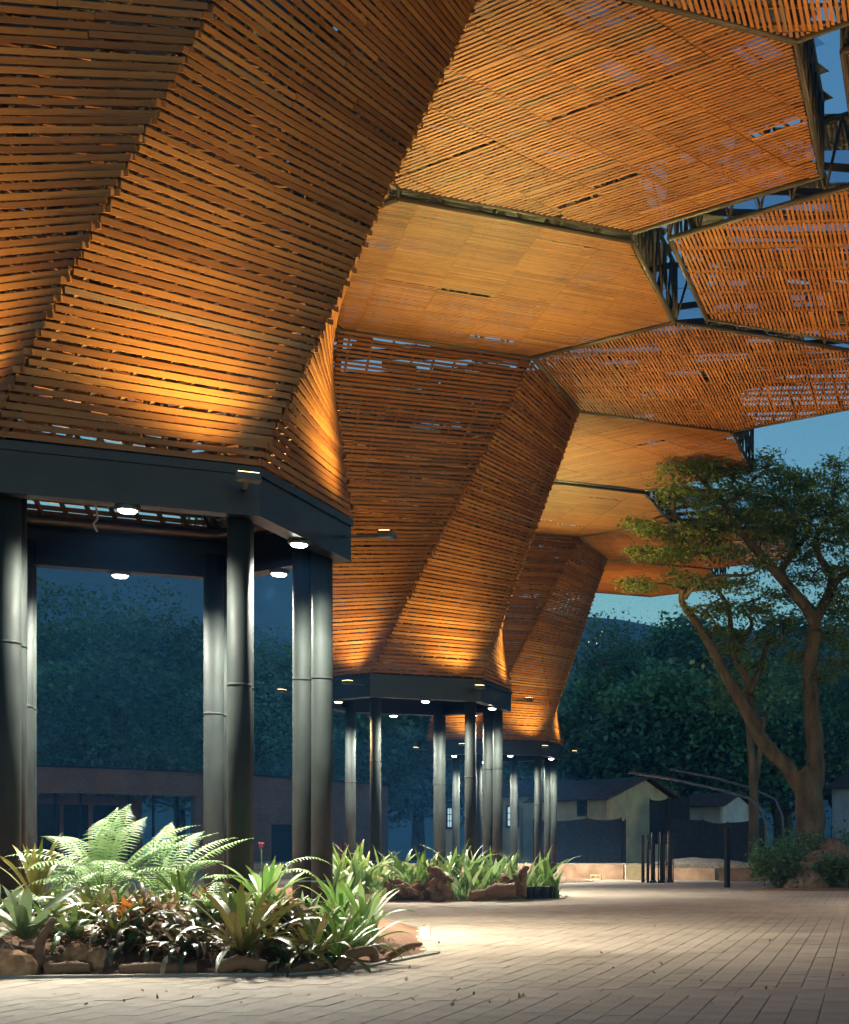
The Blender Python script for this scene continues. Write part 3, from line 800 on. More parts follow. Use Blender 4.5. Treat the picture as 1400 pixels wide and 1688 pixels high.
# bent hoops of an unfinished greenhouse
def hoop(pts, label):
    m2 = MB(); m2.tube(pts, .06, 8); o = m2.build('bent_pipe', M['galv'], origin=pts[-1]); tag(o, label, 'pipe', 'bent greenhouse pipes')
hoop([PX(1036, 1273, 66), PX(1110, 1285, 66.5), PX(1190, 1303, 67), PX(1235, 1316, 67.2), PX(1255, 1334, 67.3), PX(1263, 1360, 67.3), GX(1263, 67.3, .5)], 'nearer of two long bent pipes arching before the houses')
hoop([PX(1104, 1268, 71), PX(1180, 1283, 71.5), PX(1240, 1300, 72), PX(1278, 1318, 72.2), PX(1290, 1345, 72.3), PX(1291, 1370, 72.3), GX(1291, 72.3, .5)], 'farther of two long bent pipes arching before the houses')

# cluster of upright steel rods and a black post
root = empty('rod_bundle', GX(1088, 58.2)); tag(root, 'bundle of thin upright steel rods standing on dark feet', 'rods'); O = root.location
for k in range(22):
    px = random.choice((random.uniform(1056, 1118), random.uniform(1066, 1112))); d_ = random.uniform(57.2, 59.4); top = random.uniform(1370, 1381)
    m2 = MB(); m2.tube([GX(px, d_, -.02) - O, PX(px + random.uniform(-1, 1), top, d_) - O], random.choice((.018, .022, .03)), 6); m2.build('rod', M['rust'], root)
for px, d_ in ((1077, 57.6), (1091, 57.6), (1104, 58.6)):
    m2 = MB(); m2.tube([GX(px, d_, 0) - O, PX(px, 1372, d_) - O], .075, 10); p_ = m2.build('thick_rod', M['black'], root)
    m2 = MB(); m2.lathe(GX(px, d_, -.02) - O, [(.15, 0), (.15, .07), (.09, .12)], 12); m2.build('foot', M['black'], p_)
m2 = MB()
for z_ in (.7, 1.5): m2.board(GX(1068, 58.4, z_) - O, GX(1110, 58.4, z_) - O, (0, -1, 0), .04, .04)
for px in np.linspace(1092, 1110, 9): m2.tube([GX(px, 59, 0) - O, PX(px, 1376, 59) - O], .02, 5)
m2.build('rod_grid', M['black'], root)['kind'] = 'stuff'
root = empty('bollard_post', GX(1199, 49.6)); tag(root, 'single tall black square post standing on the paving', 'post')
m2 = MB(); m2.tube([(0, 0, -.02), (0, 0, 1.95)], .10, 4, sm=False); m2.build('shaft', M['black'], root)
m2 = MB(); m2.box((0, 0, 1.98), (.2, .2, .05)); m2.build('cap', M['black'], root)

# ------------------------------------------------------------------ curved brick building behind the nearest trunk
root = empty('brick_building', GX(240, 82)); tag(root, 'long curved brick building with dark recessed front behind the nearest columns', 'building'); O = root.location.copy()
def arc(t):      # t 0..1 from left to right; bows away
    x_ = -60 + 700 * t; d_ = 72 + 22 * t ** 1.6; return GX(x_, d_)
def ytop(t): return 1262 + 8 * t + 26 * t * t
def ht(t): return EYE + (HY - ytop(t)) / F * arc(t).y
n = 42
def strip(t0, t1, z0, z1, name, mat, back=0.0, th=.3, parent=root):
    m2 = MB(); k = max(2, int((t1 - t0) * n)); i = 0; s_ = 0
    for q in range(k + 1):
        t = t0 + (t1 - t0) * q / k; p = arc(t) - O; p2 = arc(t + .01) - O; nn = (p2 - p).normalized(); nn = Vector((-nn.y, nn.x, 0))
        a0 = z0(t) if callable(z0) else z0; a1 = z1(t) if callable(z1) else z1
        for oo, zz in ((back, a0), (back, a1), (back + th, a1), (back + th, a0)):
            m2.v.append(p + nn * oo + Vector((0, 0, zz)))
    for q in range(k):
        a = q * 4; u0 = t0 * 34 + q * .8; u1 = u0 + .8
        za, zb = m2.v[a].z, m2.v[a + 1].z
        m2.face((a, a + 4, a + 5, a + 1), [(u0, za), (u1, za), (u1, zb), (u0, zb)]); m2.face((a + 1, a + 5, a + 6, a + 2)); m2.face((a + 3, a + 2, a + 6, a + 7)); m2.face((a, a + 3, a + 7, a + 4))
    m2.face((0, 1, 2, 3)); a = k * 4; m2.face((a, a + 3, a + 2, a + 1))
    return m2.build(name, mat, parent)
T1 = .545
strip(0, T1, lambda t: ht(t) - 1.25, lambda t: ht(t), 'parapet', M['brick'])
rf = strip(0, 1, lambda t: ht(t) + .004, lambda t: ht(t) + .09, 'roof_edge', M['steel'], -.12, 5.0)
strip(0, T1, .0, lambda t: ht(t) - 1.25, 'recess_wall', M['brick'], 4.0)
strip(T1, .725, .0, lambda t: ht(t), 'wall', M['brick'])
strip(.782, 1.0, .0, lambda t: ht(t), 'wall', M['brick'])
strip(.725, .782, 2.75, lambda t: ht(t), 'lintel', M['brick'])
strip(.722, .785, .0, 2.9, 'door_recess', M['black'], .35)
for k in range(9):
    t = .03 + k * .058
    if k in (2, 5): continue
    p = arc(t) - O; m2 = MB(); m2.tube([p + Vector((0, .5, 0)), p + Vector((0, .5, ht(t) - 1.25))], .07, 8); m2.build('slender_post', M['steel'], root)
for k in range(5):
    t = .1 + k * .08; w_ = strip(t, t + .066, .9, lambda t: ht(t) - 1.7, 'window', M['dark_glass'], 3.9, .05)
strip(.02, .5, .75, .83, 'bench_rail', M['steel'], -3.0, .3)
strip(.02, .5, .0, .70, 'planter_wall', M['terracotta'], -2.4, .25)
m2 = MB(); q = arc(.89) - O + Vector((0, -.2, 0)); m2.lathe(q + Vector((0, 0, .35)), [(.16, 0), (.16, 1.2), (.1, 1.4), (.06, 1.5)], 12)
ex = m2.build('red_cylinder', M['red'], origin=None); ex.location = O; tag(ex, 'red upright cylinder against the curved brick wall', 'cylinder')

# ------------------------------------------------------------------ trees
def limb(mb, pts, r0, r1, seg=8, sub=4, jit=.10):
    """smooth tapered branch through the points"""
    pts = [Vector(p) for p in pts]; out = []; n = len(pts)
    for k in range(n - 1):
        a, b, c, d = pts[max(k - 1, 0)], pts[k], pts[k + 1], pts[min(k + 2, n - 1)]
        for s_ in range(sub):
            t = s_ / sub; t2, t3 = t * t, t * t * t
            out.append(((b * 2) + (c - a) * t + (a * 2 - b * 5 + c * 4 - d) * t2 + (b * 3 - a - c * 3 + d) * t3) * .5)
    out.append(pts[-1]); m = len(out); rad = [r0 + (r1 - r0) * (k / (m - 1)) ** .8 for k in range(m)]
    mb.tube(out, rad, seg, jit=jit); return out

def far_tree(x, d, hgt, rad, label, group, mat, nleaf=12000, lsize=.34, squash=.8, seed=0, zb=0.0, low=.28):
    rs = random.Random(seed); root = empty('forest_tree', (x, d, zb)); tag(root, label, 'tree', group)
    mb = MB(); th = hgt * .55; lean = rs.uniform(-.06, .06) * hgt
    limb(mb, [(0, 0, -.3), (lean * .3, 0, th * .4), (lean, 0, th)], rad * .075, rad * .04, 7)
    cents = []
    nl = 24
    for k in range(nl):
        a = k * 2.39996 + rs.uniform(-.3, .3); e = rs.uniform(0, 1) ** .8; zc = hgt * (low + (.84 - low) * e); pr = rad * math.sqrt(max(.08, 1 - ((e - .42) / .72) ** 2)) * rs.uniform(.45, .85)
        cents.append((Vector((lean + math.cos(a) * pr, math.sin(a) * pr, zc)), rad * rs.uniform(.26, .42)))
    for c, r_ in cents[::2]:
        limb(mb, [(lean * .6, 0, th * rs.uniform(.45, .95)), (c.x * .5 + lean * .3, c.y * .5, c.z * .85), tuple(c)], rad * .026, rad * .008, 5, 3)
    mb.build('trunk', M['bark'], root)
    P = []; TN = []
    per = nleaf // nl
    for c, r_ in cents:
        v = NR.normal(size=(per, 3)); v /= np.linalg.norm(v, axis=1)[:, None]; v[:, 2] = np.abs(v[:, 2]) * np.where(NR.random(per) < .8, 1, -.6)
        rr = r_ * NR.uniform(.72, 1.08, per) * (1 + .22 * np.sin(v[:, 0] * 5 + c.x) * np.sin(v[:, 1] * 5 + c.z))
        q = v * rr[:, None]; q[:, 2] *= squash; P.append(q + np.array(c)[None, :]); TN.append(np.full(per, rs.random()))
    np_leaves('crown', np.concatenate(P), lsize * rs.uniform(.75, 1.3), mat, root, .5, .7, tone=np.concatenate(TN))
    return root
GL, GR2 = 'dark forest trees behind the brick building', 'dark forest trees behind the old houses'
LT = [  # px, distance, px of the top, crown radius m, label
    (20, 112, 1000, 9, 'dark rounded tree at the left edge behind the brick building'),
    (120, 118, 908, 9, 'tallest dark tree behind the brick building, left of the paired columns'),
    (225, 122, 965, 8, 'broad dark tree beside the tallest one behind the nearest columns'),
    (300, 108, 1005, 7, 'rounded dark tree right behind the paired nearest columns'),
    (425, 112, 1012, 8, 'dark tree framed between the nearest right columns'),
    (505, 118, 1030, 8, 'dark tree behind the rightmost nearest columns'),
    (90, 100, 1060, 8, 'lower dark tree in front of the tall ones at left'),
    (200, 100, 1070, 8, 'lower dark tree above the roof of the brick building'),
    (380, 100, 1105, 8, 'lower dark tree above the brick wall and its doorway'),
    (600, 108, 1080, 8, 'dark tree behind the left columns of the middle ring'),
    (690, 108, 1090, 8, 'dark tree behind the right columns of the middle ring'),
]
for k, (px, d, y, r_, lb) in enumerate(LT):
    q = GX(px, d); far_tree(q.x, d, EYE + (HY - y) / F * d, r_, lb, GL, M['far_leaf2'] if k % 2 else M['far_leaf'], seed=k + 1)
RT = [
    (1062, 118, 982, 9, 'tall dark tree right of the sky gap behind the houses'),
    (1135, 122, 972, 9, 'tall dark tree behind the spreading tree, above the gabled house'),
    (1215, 118, 985, 9, 'dark tree behind the left limb of the spreading tree'),
    (1300, 122, 960, 10, 'dark tree behind the forked trunk of the spreading tree'),
    (1390, 116, 985, 9, 'dark tree at the right edge behind the spreading tree'),
    (955, 104, 1095, 7, 'low dark tree below the town lights beside the farthest trunk'),
    (1010, 100, 1120, 7, 'low dark tree directly behind the gabled roof'),
    (1100, 100, 1095, 7.5, 'lower dark tree above the net fence'),
    (1190, 102, 1100, 7.5, 'lower dark tree behind the bent pipes'),
    (1290, 104, 1090, 7.5, 'lower dark tree just left of the big trunk'),
    (1380, 106, 1080, 7.5, 'lower dark tree right of the big trunk'),
    (870, 106, 1130, 7, 'dark tree behind the farthest ring of columns'),
    (780, 106, 1120, 7, 'dark tree behind the columns left of the farthest ring'),
]
for k, (px, d, y, r_, lb) in enumerate(RT):
    q = GX(px, d); far_tree(q.x, d, EYE + (HY - y) / F * d, r_, lb, GR2, M['far_leaf'] if k % 2 else M['far_leaf2'], seed=k + 40)

# slim pale trunk seen behind the left limb
root = empty('slim_tree', GX(1240, 70, .6)); O = root.location.copy(); tag(root, 'slim pale forked trunk behind the left limb of the big tree', 'tree')
mb = MB(); limb(mb, [GX(1242, 70, .4) - O, PX(1243, 1300, 70) - O, PX(1238, 1230, 70) - O, PX(1228, 1150, 70.5) - O], .28, .14, 7); limb(mb, [PX(1243, 1300, 70) - O, PX(1251, 1250, 70) - O, PX(1262, 1170, 69.5) - O], .2, .1, 7); mb.build('trunk', M['bark'], root)
np_leaves('crown', np.array([list(PX(random.gauss(1238, 35), random.gauss(1130, 25), 70 + random.gauss(0, 1.2)) - O) for k in range(1500)]), .3, M['far_leaf'], root, .2, .6)

# the big spreading tree
D = 50.0
root = empty('spreading_tree', GX(1338, D)); O = root.location.copy(); tag(root, 'big spreading tree with forked trunk and flat leafy tiers at right', 'tree')
def Q(x, y, dd=0.0): return PX(x, y, D + dd) - O
mb = MB(); ends = []
def L(pts, r0, r1, seg=9): 
    o_ = limb(mb, [Q(*p) for p in pts], r0, r1, seg); ends.append(o_); return o_
L([(1338, 1475), (1337, 1410), (1336, 1340), (1330, 1290), (1318, 1272)], .56, .40, 14)
L([(1322, 1300), (1295, 1262, -.2), (1262, 1228, -.4), (1238, 1185, -.5), (1215, 1145, -.6), (1192, 1105, -.8), (1170, 1062, -1), (1145, 1022, -1.3), (1124, 990, -1.4), (1130, 968, -1.5)], .30, .09)
L([(1340, 1310), (1345, 1262, .1), (1341, 1190, .2), (1336, 1120, .2), (1340, 1066, .1), (1344, 1030, 0), (1330, 1000, -.1)], .33, .22)
L([(1338, 1010), (1305, 972, -.3), (1268, 930, -.6), (1235, 893, -.9), (1212, 868, -1.1), (1203, 846, -1.3), (1180, 815, -1.4), (1160, 795, -1.5)], .22, .06)
L([(1205, 872, -1.1), (1180, 874, -1.3), (1150, 872, -1.7), (1118, 855, -2), (1110, 835, -2.2), (1116, 808, -2.4)], .14, .05)
L([(1118, 855, -2), (1098, 850, -2.2), (1070, 858, -2.5), (1040, 868, -2.7)], .06, .02, 6)
L([(1190, 830, -1.4), (1212, 822, -1.3), (1232, 808, -1), (1240, 795, -.8), (1262, 775, -.5)], .08, .03, 6)
L([(1300, 968, -.3), (1290, 940, .5), (1310, 910, 1), (1330, 880, 1.5), (1338, 850, 1.8)], .15, .06)
L([(1344, 1020), (1365, 985, .3), (1372, 950, .5), (1352, 920, .6), (1346, 885, .5), (1372, 850, .3)], .22, .07)
L([(1368, 970, .4), (1395, 945, .2), (1440, 925, -.2), (1490, 890, -.5)], .16, .05)
L([(1250, 1205, -.4), (1236, 1150, .3), (1232, 1120, .4), (1212, 1085, .5), (1206, 1040, .4), (1200, 1000, .2), (1178, 965, 0)], .19, .06)
L([(1234, 1145, .2), (1255, 1100, .6), (1264, 1065, .9), (1285, 1048, 1.1), (1310, 1040, 1.3)], .13, .04)
L([(1212, 1075, .5), (1240, 1030, .2), (1225, 1000, -.2), (1255, 985, -.6)], .09, .03, 6)
L([(1130, 985, -1.4), (1150, 962, -1.9), (1190, 950, -2.2), (1230, 948, -2.4), (1250, 940, -2.5)], .09, .03, 6)
L([(1128, 972, -1.5), (1105, 965, -1.9), (1075, 962, -2.3), (1050, 966, -2.5)], .06, .02, 6)
L([(1170, 1062, -1), (1180, 1030, -1.3), (1165, 1005, -1.6), (1190, 985, -1.8)], .06, .02, 6)
L([(1200, 905, -1), (1160, 912, -1.5), (1110, 905, -2), (1065, 912, -2.4)], .07, .02, 6)
pads = [  # px, py, half width, half height (px), depth offset, half depth m, leaves
    (1132, 782, 46, 15, -1.6, 1.5, 1400), (1185, 772, 42, 13, -1.2, 1.5, 1100), (1262, 772, 42, 20, -.5, 1.5, 1300), (1310, 800, 60, 14, .4, 1.8, 1700), (1375, 806, 55, 16, .6, 2, 1900),
    (1110, 818, 34, 16, -2.3, 1.2, 1200), (1165, 825, 50, 16, -1.5, 1.5, 1700), (1225, 818, 45, 16, -.8, 1.5, 1700), (1290, 835, 55, 16, .8, 1.8, 2000), (1350, 850, 60, 18, 1.2, 2, 2200), (1410, 850, 50, 20, .5, 2, 1700),
    (1058, 868, 28, 8, -2.6, .9, 700), (1085, 876, 26, 9, -2.5, .9, 600), (1128, 884, 40, 13, -2.1, 1.2, 1400), (1180, 862, 42, 12, -1.6, 1.4, 1200), (1240, 862, 45, 18, -.6, 1.6, 1700), (1300, 880, 50, 18, .8, 1.8, 1900), (1370, 895, 55, 20, .8, 2, 2200),
    (1068, 913, 30, 9, -2.5, .9, 900), (1110, 918, 34, 12, -2.1, 1.1, 1200), (1150, 912, 36, 12, -1.7, 1.2, 1000), (1205, 912, 34, 12, -1.3, 1.3, 700), (1320, 925, 45, 18, 1.4, 1.8, 1500), (1400, 940, 45, 22, .4, 1.8, 1800),
    (1055, 966, 32, 10, -2.5, .9, 1000), (1130, 958, 34, 12, -1.8, 1.1, 1000), (1175, 965, 38, 12, -1.2, 1.2, 1000), (1225, 965, 30, 12, -2.2, 1.1, 700), (1190, 1005, 30, 14, -1.5, 1.1, 700), (1245, 1010, 34, 14, -.5, 1.2, 800), (1290, 1030, 30, 14, 1, 1.2, 700), (1180, 1040, 20, 12, -1.1, .8, 350), (1220, 1050, 26, 12, .4, 1, 500), (1380, 1010, 40, 20, .8, 1.5, 1000),
    (1270, 1060, 34, 14, .8, 1.2, 700), (1320, 1085, 34, 14, 1, 1.2, 700), (1200, 1075, 26, 12, .3, 1, 500), (1150, 1010, 26, 12, -1.4, 1, 500), (1390, 1100, 34, 16, .6, 1.3, 700), (1240, 1100, 26, 12, .6, 1, 450), (1350, 1120, 30, 14, .6, 1.2, 500), (1210, 790, 40, 12, -.8, 1.4, 900), (1180, 895, 40, 12, -1.4, 1.3, 800),
    (1300, 792, 40, 12, -.2, 1.6, 1100), (1345, 832, 45, 12, .2, 1.8, 1300), (1395, 872, 40, 14, .8, 1.8, 1300), (1335, 958, 45, 14, .6, 1.6, 1100), (1392, 985, 40, 16, .4, 1.6, 1200), (1360, 1045, 45, 16, .8, 1.5, 1100), (1290, 985, 36, 12, .4, 1.4, 900), (1255, 932, 40, 12, -.6, 1.4, 900), (1410, 1070, 40, 18, .5, 1.5, 900), (1310, 860, 40, 12, -.4, 1.4, 900), (1260, 890, 36, 12, -.4, 1.3, 900), (1385, 770, 40, 10, .4, 1.6, 700),
    (1470, 870, 60, 24, -.4, 2.2, 1800), (1520, 920, 60, 24, -.4, 2.2, 1500),
]
P = []; allb = [q for e in ends for q in e]
for (x_, y_, rx, ry, dz, rd, n_) in pads:
    c = Q(x_, y_, dz); sx, sz = rx / F * D, ry / F * D
    near_ = min(allb, key=lambda q: (q - c).length)
    limb(mb, [near_, (near_ + c) / 2 + Vector((0, 0, .15)), c], .045, .02, 5, 3)
    for k in range(11):
        a = random.uniform(0, 6.283); e = c + Vector((math.cos(a) * sx * .85, math.sin(a) * rd * .8, random.uniform(-.4, .7) * sz)); limb(mb, [c, (c + e) / 2 + Vector((0, 0, random.uniform(.0, .2))), e], .022, .008, 4, 2)
    m_ = int(n_ * .62) // 9; a = NR.uniform(0, 2 * math.pi, m_); rr = np.sqrt(NR.random(m_)) * NR.uniform(.75, 1.12, m_)
    S = np.stack([c.x + np.cos(a) * rr * sx, c.y + np.sin(a) * rr * rd, c.z + NR.normal(0, .45, m_) * sz + sz * .35 * (1 - rr)], 1)
    P.append((S[:, None, :] + NR.normal(0, 1, (m_, 9, 3)) * np.array([.15, .15, .06])).reshape(-1, 3))
mb.build('trunk', M['bark'], root)
np_leaves('crown', np.concatenate(P), .15, M['tree_leaf'], root, .35, .42)

# ------------------------------------------------------------------ bed on the right: bushes, rocks, tree ferns
def bush(x, d, r_, h_, label, mat, n_=1400, ls=.16, grp=None):
    root = empty('bush', (x, d, .1)); tag(root, label, 'bush', grp)
    mb = MB(); cs = []
    for k in range(9):
        a = random.uniform(0, 6.28); q = Vector((math.cos(a) * r_ * .6, math.sin(a) * r_ * .5, h_ * random.uniform(.35, .85))); cs.append(q); mb.tube([(0, 0, -.1), q * .5, q], [.03, .02, .01], 5)
    mb.build('stem', M['bark'], root); per = n_ // 9
    np_leaves('foliage', np.concatenate([np.array(c)[None] + NR.normal(0, 1, (per, 3)) * np.array([r_ * .28, r_ * .28, h_ * .2]) for c in cs]), ls, mat, root, .2, .35)
def rock(x, d, sx, sy, sz, label, mat, z=0.0, seed=0):
    mb = MB(); n1, n2 = 12, 8
    for j in range(n2 + 1):
        ph = -math.pi / 2 + math.pi * j / n2
        for i in range(n1):
            a = 2 * math.pi * i / n1; v = Vector((math.cos(a) * math.cos(ph), math.sin(a) * math.cos(ph), math.sin(ph)))
            k = 1 + .28 * mnoise.noise(v * 1.7 + Vector((seed * 3.1, 0, 0))) + .12 * mnoise.noise(v * 4 + Vector((0, seed, 0)))
            mb.v.append(Vector((v.x * sx * k, v.y * sy * k, v.z * sz * k + sz * .55)))
    for j in range(n2):
        for i in range(n1):
            a = j * n1; i2 = (i + 1) % n1; mb.face((a + i, a + i2, a + n1 + i2, a + n1 + i), None, .5, (seed % 2 == 0))
    o = mb.build('rock', mat); o.location = (x, d, z); tag(o, label, 'rock'); return o
q = GX(1335, 45.4); rock(q.x, q.y, .62, .5, .42, 'largest rounded brown rock in the right bed', M['rock'], .0, 2)
q = GX(1308, 45.2); rock(q.x, q.y, .3, .3, .26, 'small brown rock left of the largest rock', M['rock'], .0, 4)
q = GX(1350, 46.8); rock(q.x, q.y, .7, .5, .75, 'tall grey brown rock behind the largest rock', M['rock'], .05, 6)
q = GX(1375, 48); rock(q.x, q.y, .6, .5, 1.0, 'pale upright rock at the back of the right bed', M['rock'], .1, 8)
for px, d, r_, h_, lb, mt in ((1286, 45.3, .8, .95, 'low dark green bush left of the rocks in the right bed', 'bush_leaf'), (1276, 47, .7, 1.3, 'taller loose bush behind the low one left of the rocks', 'far_leaf'), (1330, 48, .8, 1.5, 'dark bush between the rocks and the big trunk', 'far_leaf'),
        (1396, 45.0, .9, .9, 'yellowish green bush at the right edge in front', 'bush_leaf'), (1370, 45.8, .6, .9, 'dark bush between rock and right edge', 'far_leaf'), (1310, 51, 1.1, 1.5, 'wide dark bush at the foot of the big tree', 'far_leaf'), (1400, 50, 1.2, 1.6, 'dark bush at the right edge behind the rocks', 'far_leaf')):
    q = GX(px, d); bush(q.x, q.y, r_, h_, lb, M[mt])
root = empty('small_sign', GX(1338, 50.5)); tag(root, 'small orange and white panel behind the bushes at right', 'panel')
m2 = MB(); m2.board((-.07, 0, 1.25), (.07, 0, 1.25), (0, -1, 0), .4, .03); m2.build('orange_panel', M['terracotta'], root)
m2 = MB(); m2.board((.1, 0, 1.2), (.34, 0, 1.2), (0, -1, 0), .36, .03); m2.build('white_panel', M['plaster_white'], root)
m2 = MB(); m2.tube([(.1, .03, 0), (.1, .03, 1.4)], .03, 6); m2.build('post', M['rust'], root)

# ------------------------------------------------------------------ ferns, bromeliads, orchids
def frond(mb, base, az, length, rise, droop, pin, n=30, width=.028):
    p = Vector(base); h = Vector((math.cos(az), math.sin(az), 0)); sd = Vector((-math.sin(az), math.cos(az), 0)); ang = rise; pts = [p.copy()]; r = random.random()
    for k in range(n):
        t = (k + 1) / n; d = h * math.cos(ang) + Vector((0, 0, math.sin(ang))); nr = -h * math.sin(ang) + Vector((0, 0, math.cos(ang))); p = p + d * (length / n); pts.append(p.copy()); ang -= droop / n * (.3 + 1.4 * t)
        if t < .1: continue
        pl = pin * (math.sin(min(1, t * 1.25 + .12) * math.pi * .5) if t < .55 else max(.08, 1 - ((t - .55) / .45) ** 1.6)) * random.uniform(.9, 1.08)
        for s_ in (-1, 1):
            dv = (sd * s_ * .93 + d * .36 - Vector((0, 0, .14))).normalized(); b2 = dv.cross(nr).normalized() * width * .5
            i = len(mb.v); m_ = p + dv * pl * .5 + nr * pl * .05; tip = p + dv * pl - Vector((0, 0, pl * .16))
            mb.v += [p - b2 * .6, p + b2 * .6, m_ + b2, m_ - b2, tip]
            rr = min(1, max(0, r + random.uniform(-.25, .25)))
            mb.face((i, i + 1, i + 2, i + 3), None, rr); mb.face((i + 3, i + 2, i + 4), None, rr)
    mb.tube(pts[::3] + [pts[-1]], [.009 * (1 - .8 * k / (len(pts[::3]))) for k in range(len(pts[::3]) + 1)], 4, r)
def fern(x, d, z, label, fr, grp=None, width=.02, mat='fern'):
    root = empty('fern', (x, d, z)); tag(root, label, 'fern', grp)
    for (az, ln, ri, dr, pin) in fr:
        mb = MB(); frond(mb, (0, 0, .02), math.radians(az), ln * .93, math.radians(ri), math.radians(dr), pin * random.uniform(.8, 1.0), max(12, int(ln * 24)), width); mb.build('frond', M[mat], root)
    return root
def rosette(x, d, z, label, cat, mat, n, ln, wd, rise=(25, 80), droop=(40, 110), grp=None, name='bromeliad', fold=.28, seed=0, centre=None):
    rs = random.Random(seed * 17 + 3); root = empty(name, (x, d, z)); tag(root, label, cat, grp)
    for k in range(n):
        t = k / max(1, n - 1); az = k * 2.39996 + rs.uniform(-.25, .25)
        mb = MB(); rr = math.radians(rise[0] + (rise[1] - rise[0]) * t + rs.uniform(-8, 8)); dd = math.radians(droop[1] + (droop[0] - droop[1]) * t + rs.uniform(-12, 12))
        mb.strap((.02 * math.cos(az), .02 * math.sin(az), .0), az, ln * rs.uniform(.8, 1.12) * (1 - .25 * t), wd * rs.uniform(.85, 1.1), rr, dd, 9, rs.random(), rs.uniform(-.5, .5), fold)
        mb.build('leaf', M[centre] if centre and t > .6 else M[mat], root)
    return root
def clump(x, d, z, label, n, ln, wd, grp, mat='orchid', seed=0, spread=.12):
    rs = random.Random(seed * 31 + 5); root = empty('orchid_plant', (x, d, z)); tag(root, label, 'orchid', grp); mb = MB()
    for k in range(n):
        az = rs.uniform(0, 6.283); p = (rs.uniform(-spread, spread), rs.uniform(-spread, spread), -.02)
        mb.strap(p, az, ln * rs.uniform(.6, 1.15), wd * rs.uniform(.8, 1.2), math.radians(rs.uniform(55, 88)), math.radians(rs.uniform(15, 95)), 7, rs.random(), rs.uniform(-.6, .6), .22, .55)
    mb.build('leaves', M[mat], root)['kind'] = 'stuff'; return root
ORD1 = ['first', 'second', 'third', 'fourth', 'fifth', 'sixth', 'seventh', 'eighth', 'ninth', 'tenth', 'eleventh', 'twelfth', 'thirteenth', 'fourteenth', 'fifteenth', 'sixteenth', 'seventeenth', 'eighteenth', 'nineteenth']
def ordinal(k):
    if k < 19: return ORD1[k]
    t_, u_ = divmod(k + 1, 10); T_ = {2: 'twent', 3: 'thirt', 4: 'fort', 5: 'fift'}[t_]
    return T_ + 'ieth' if u_ == 0 else T_ + 'y-' + ORD1[u_ - 1]
def number_row(obs, pattern):
    for k, o in enumerate(sorted(obs, key=lambda o: o.location.x / o.location.y)): o['label'] = pattern.replace('#', ordinal(k))
def zb(p, bed, top): return bed_height(p, bed, top) - .03

# nearest bed -- big fern
def at1(px, d): 
    q = GX(px, d); return q.x, d, zb((q.x, d), BED1, .46)
x_, d_, z_ = at1(168, 16.4)
fern(x_, d_, z_ + .18, 'big bright arching sword fern between the nearest columns', [(100, 1.25, 82, 55, .25), (70, 1.2, 78, 60, .26), (150, 1.15, 72, 80, .24), (185, 1.15, 62, 85, .22), (200, 1.05, 42, 60, .17), (20, 1.25, 55, 45, .25), (8, 1.5, 42, 30, .20), (-15, 1.2, 38, 60, .2), (-75, .95, 50, 95, .24), (-105, .95, 42, 80, .26), (-140, .9, 40, 85, .22), (45, 1.2, 60, 60, .24), (-45, 1.0, 45, 80, .22), (170, .9, 30, 50, .16), (-90, .8, 70, 120, .2), (115, 1.3, 76, 70, .27), (85, 1.3, 85, 60, .27), (30, 1.4, 62, 60, .27), (-5, 1.35, 50, 55, .25), (-60, 1.1, 60, 110, .26), (-120, 1.1, 58, 105, .26), (210, 1.2, 55, 80, .22), (160, 1.25, 66, 75, .24)], width=.021)
x_, d_, z_ = at1(262, 17.0)
fern(x_, d_, z_ + .2, 'second bright fern just right of the big fern', [(100, 1.1, 80, 60, .22), (40, 1.2, 60, 60, .24), (10, 1.3, 48, 40, .22), (-20, 1.1, 45, 60, .22), (-70, 1.0, 52, 95, .22), (-110, 1.0, 48, 85, .22), (170, 1.0, 50, 70, .2), (70, 1.1, 70, 60, .22)], width=.021)
x_, d_, z_ = at1(385, 17.4)
fern(x_ + .1, d_ + .5, z_ + .25, 'fern whose frond arches past the dark single column', [(20, 1.1, 62, 110, .17), (-10, .9, 52, 100, .17), (-60, .8, 40, 90, .17), (-120, .8, 45, 90, .17), (180, .8, 40, 70, .15), (90, .8, 55, 80, .15)])
x_, d_, z_ = at1(345, 15.6)
fern(x_, d_, z_ + .1, 'pale low fern in front of the paired columns', [(170, .75, 42, 60, .13), (10, .8, 40, 70, .14), (-80, .6, 45, 90, .13), (-130, .6, 40, 90, .13), (-30, .7, 42, 80, .13), (100, .7, 60, 80, .12)])
x_, d_, z_ = at1(430, 15.8)
fern(x_, d_, z_ + .1, 'pale low fern between the single dark column and right pair', [(160, .7, 42, 60, .13), (20, .7, 40, 70, .14), (-80, .6, 45, 90, .13), (-130, .6, 40, 90, .13), (-30, .7, 42, 80, .13)])
x_, d_, z_ = at1(85, 15.3)
fern(x_, d_, z_ + .1, 'small feathery fern at the foot of the left columns', [(160, .7, 45, 60, .12), (30, .8, 50, 70, .13), (-80, .6, 45, 90, .12), (-130, .6, 50, 90, .12), (90, .9, 75, 60, .12), (60, .8, 60, 60, .12)])
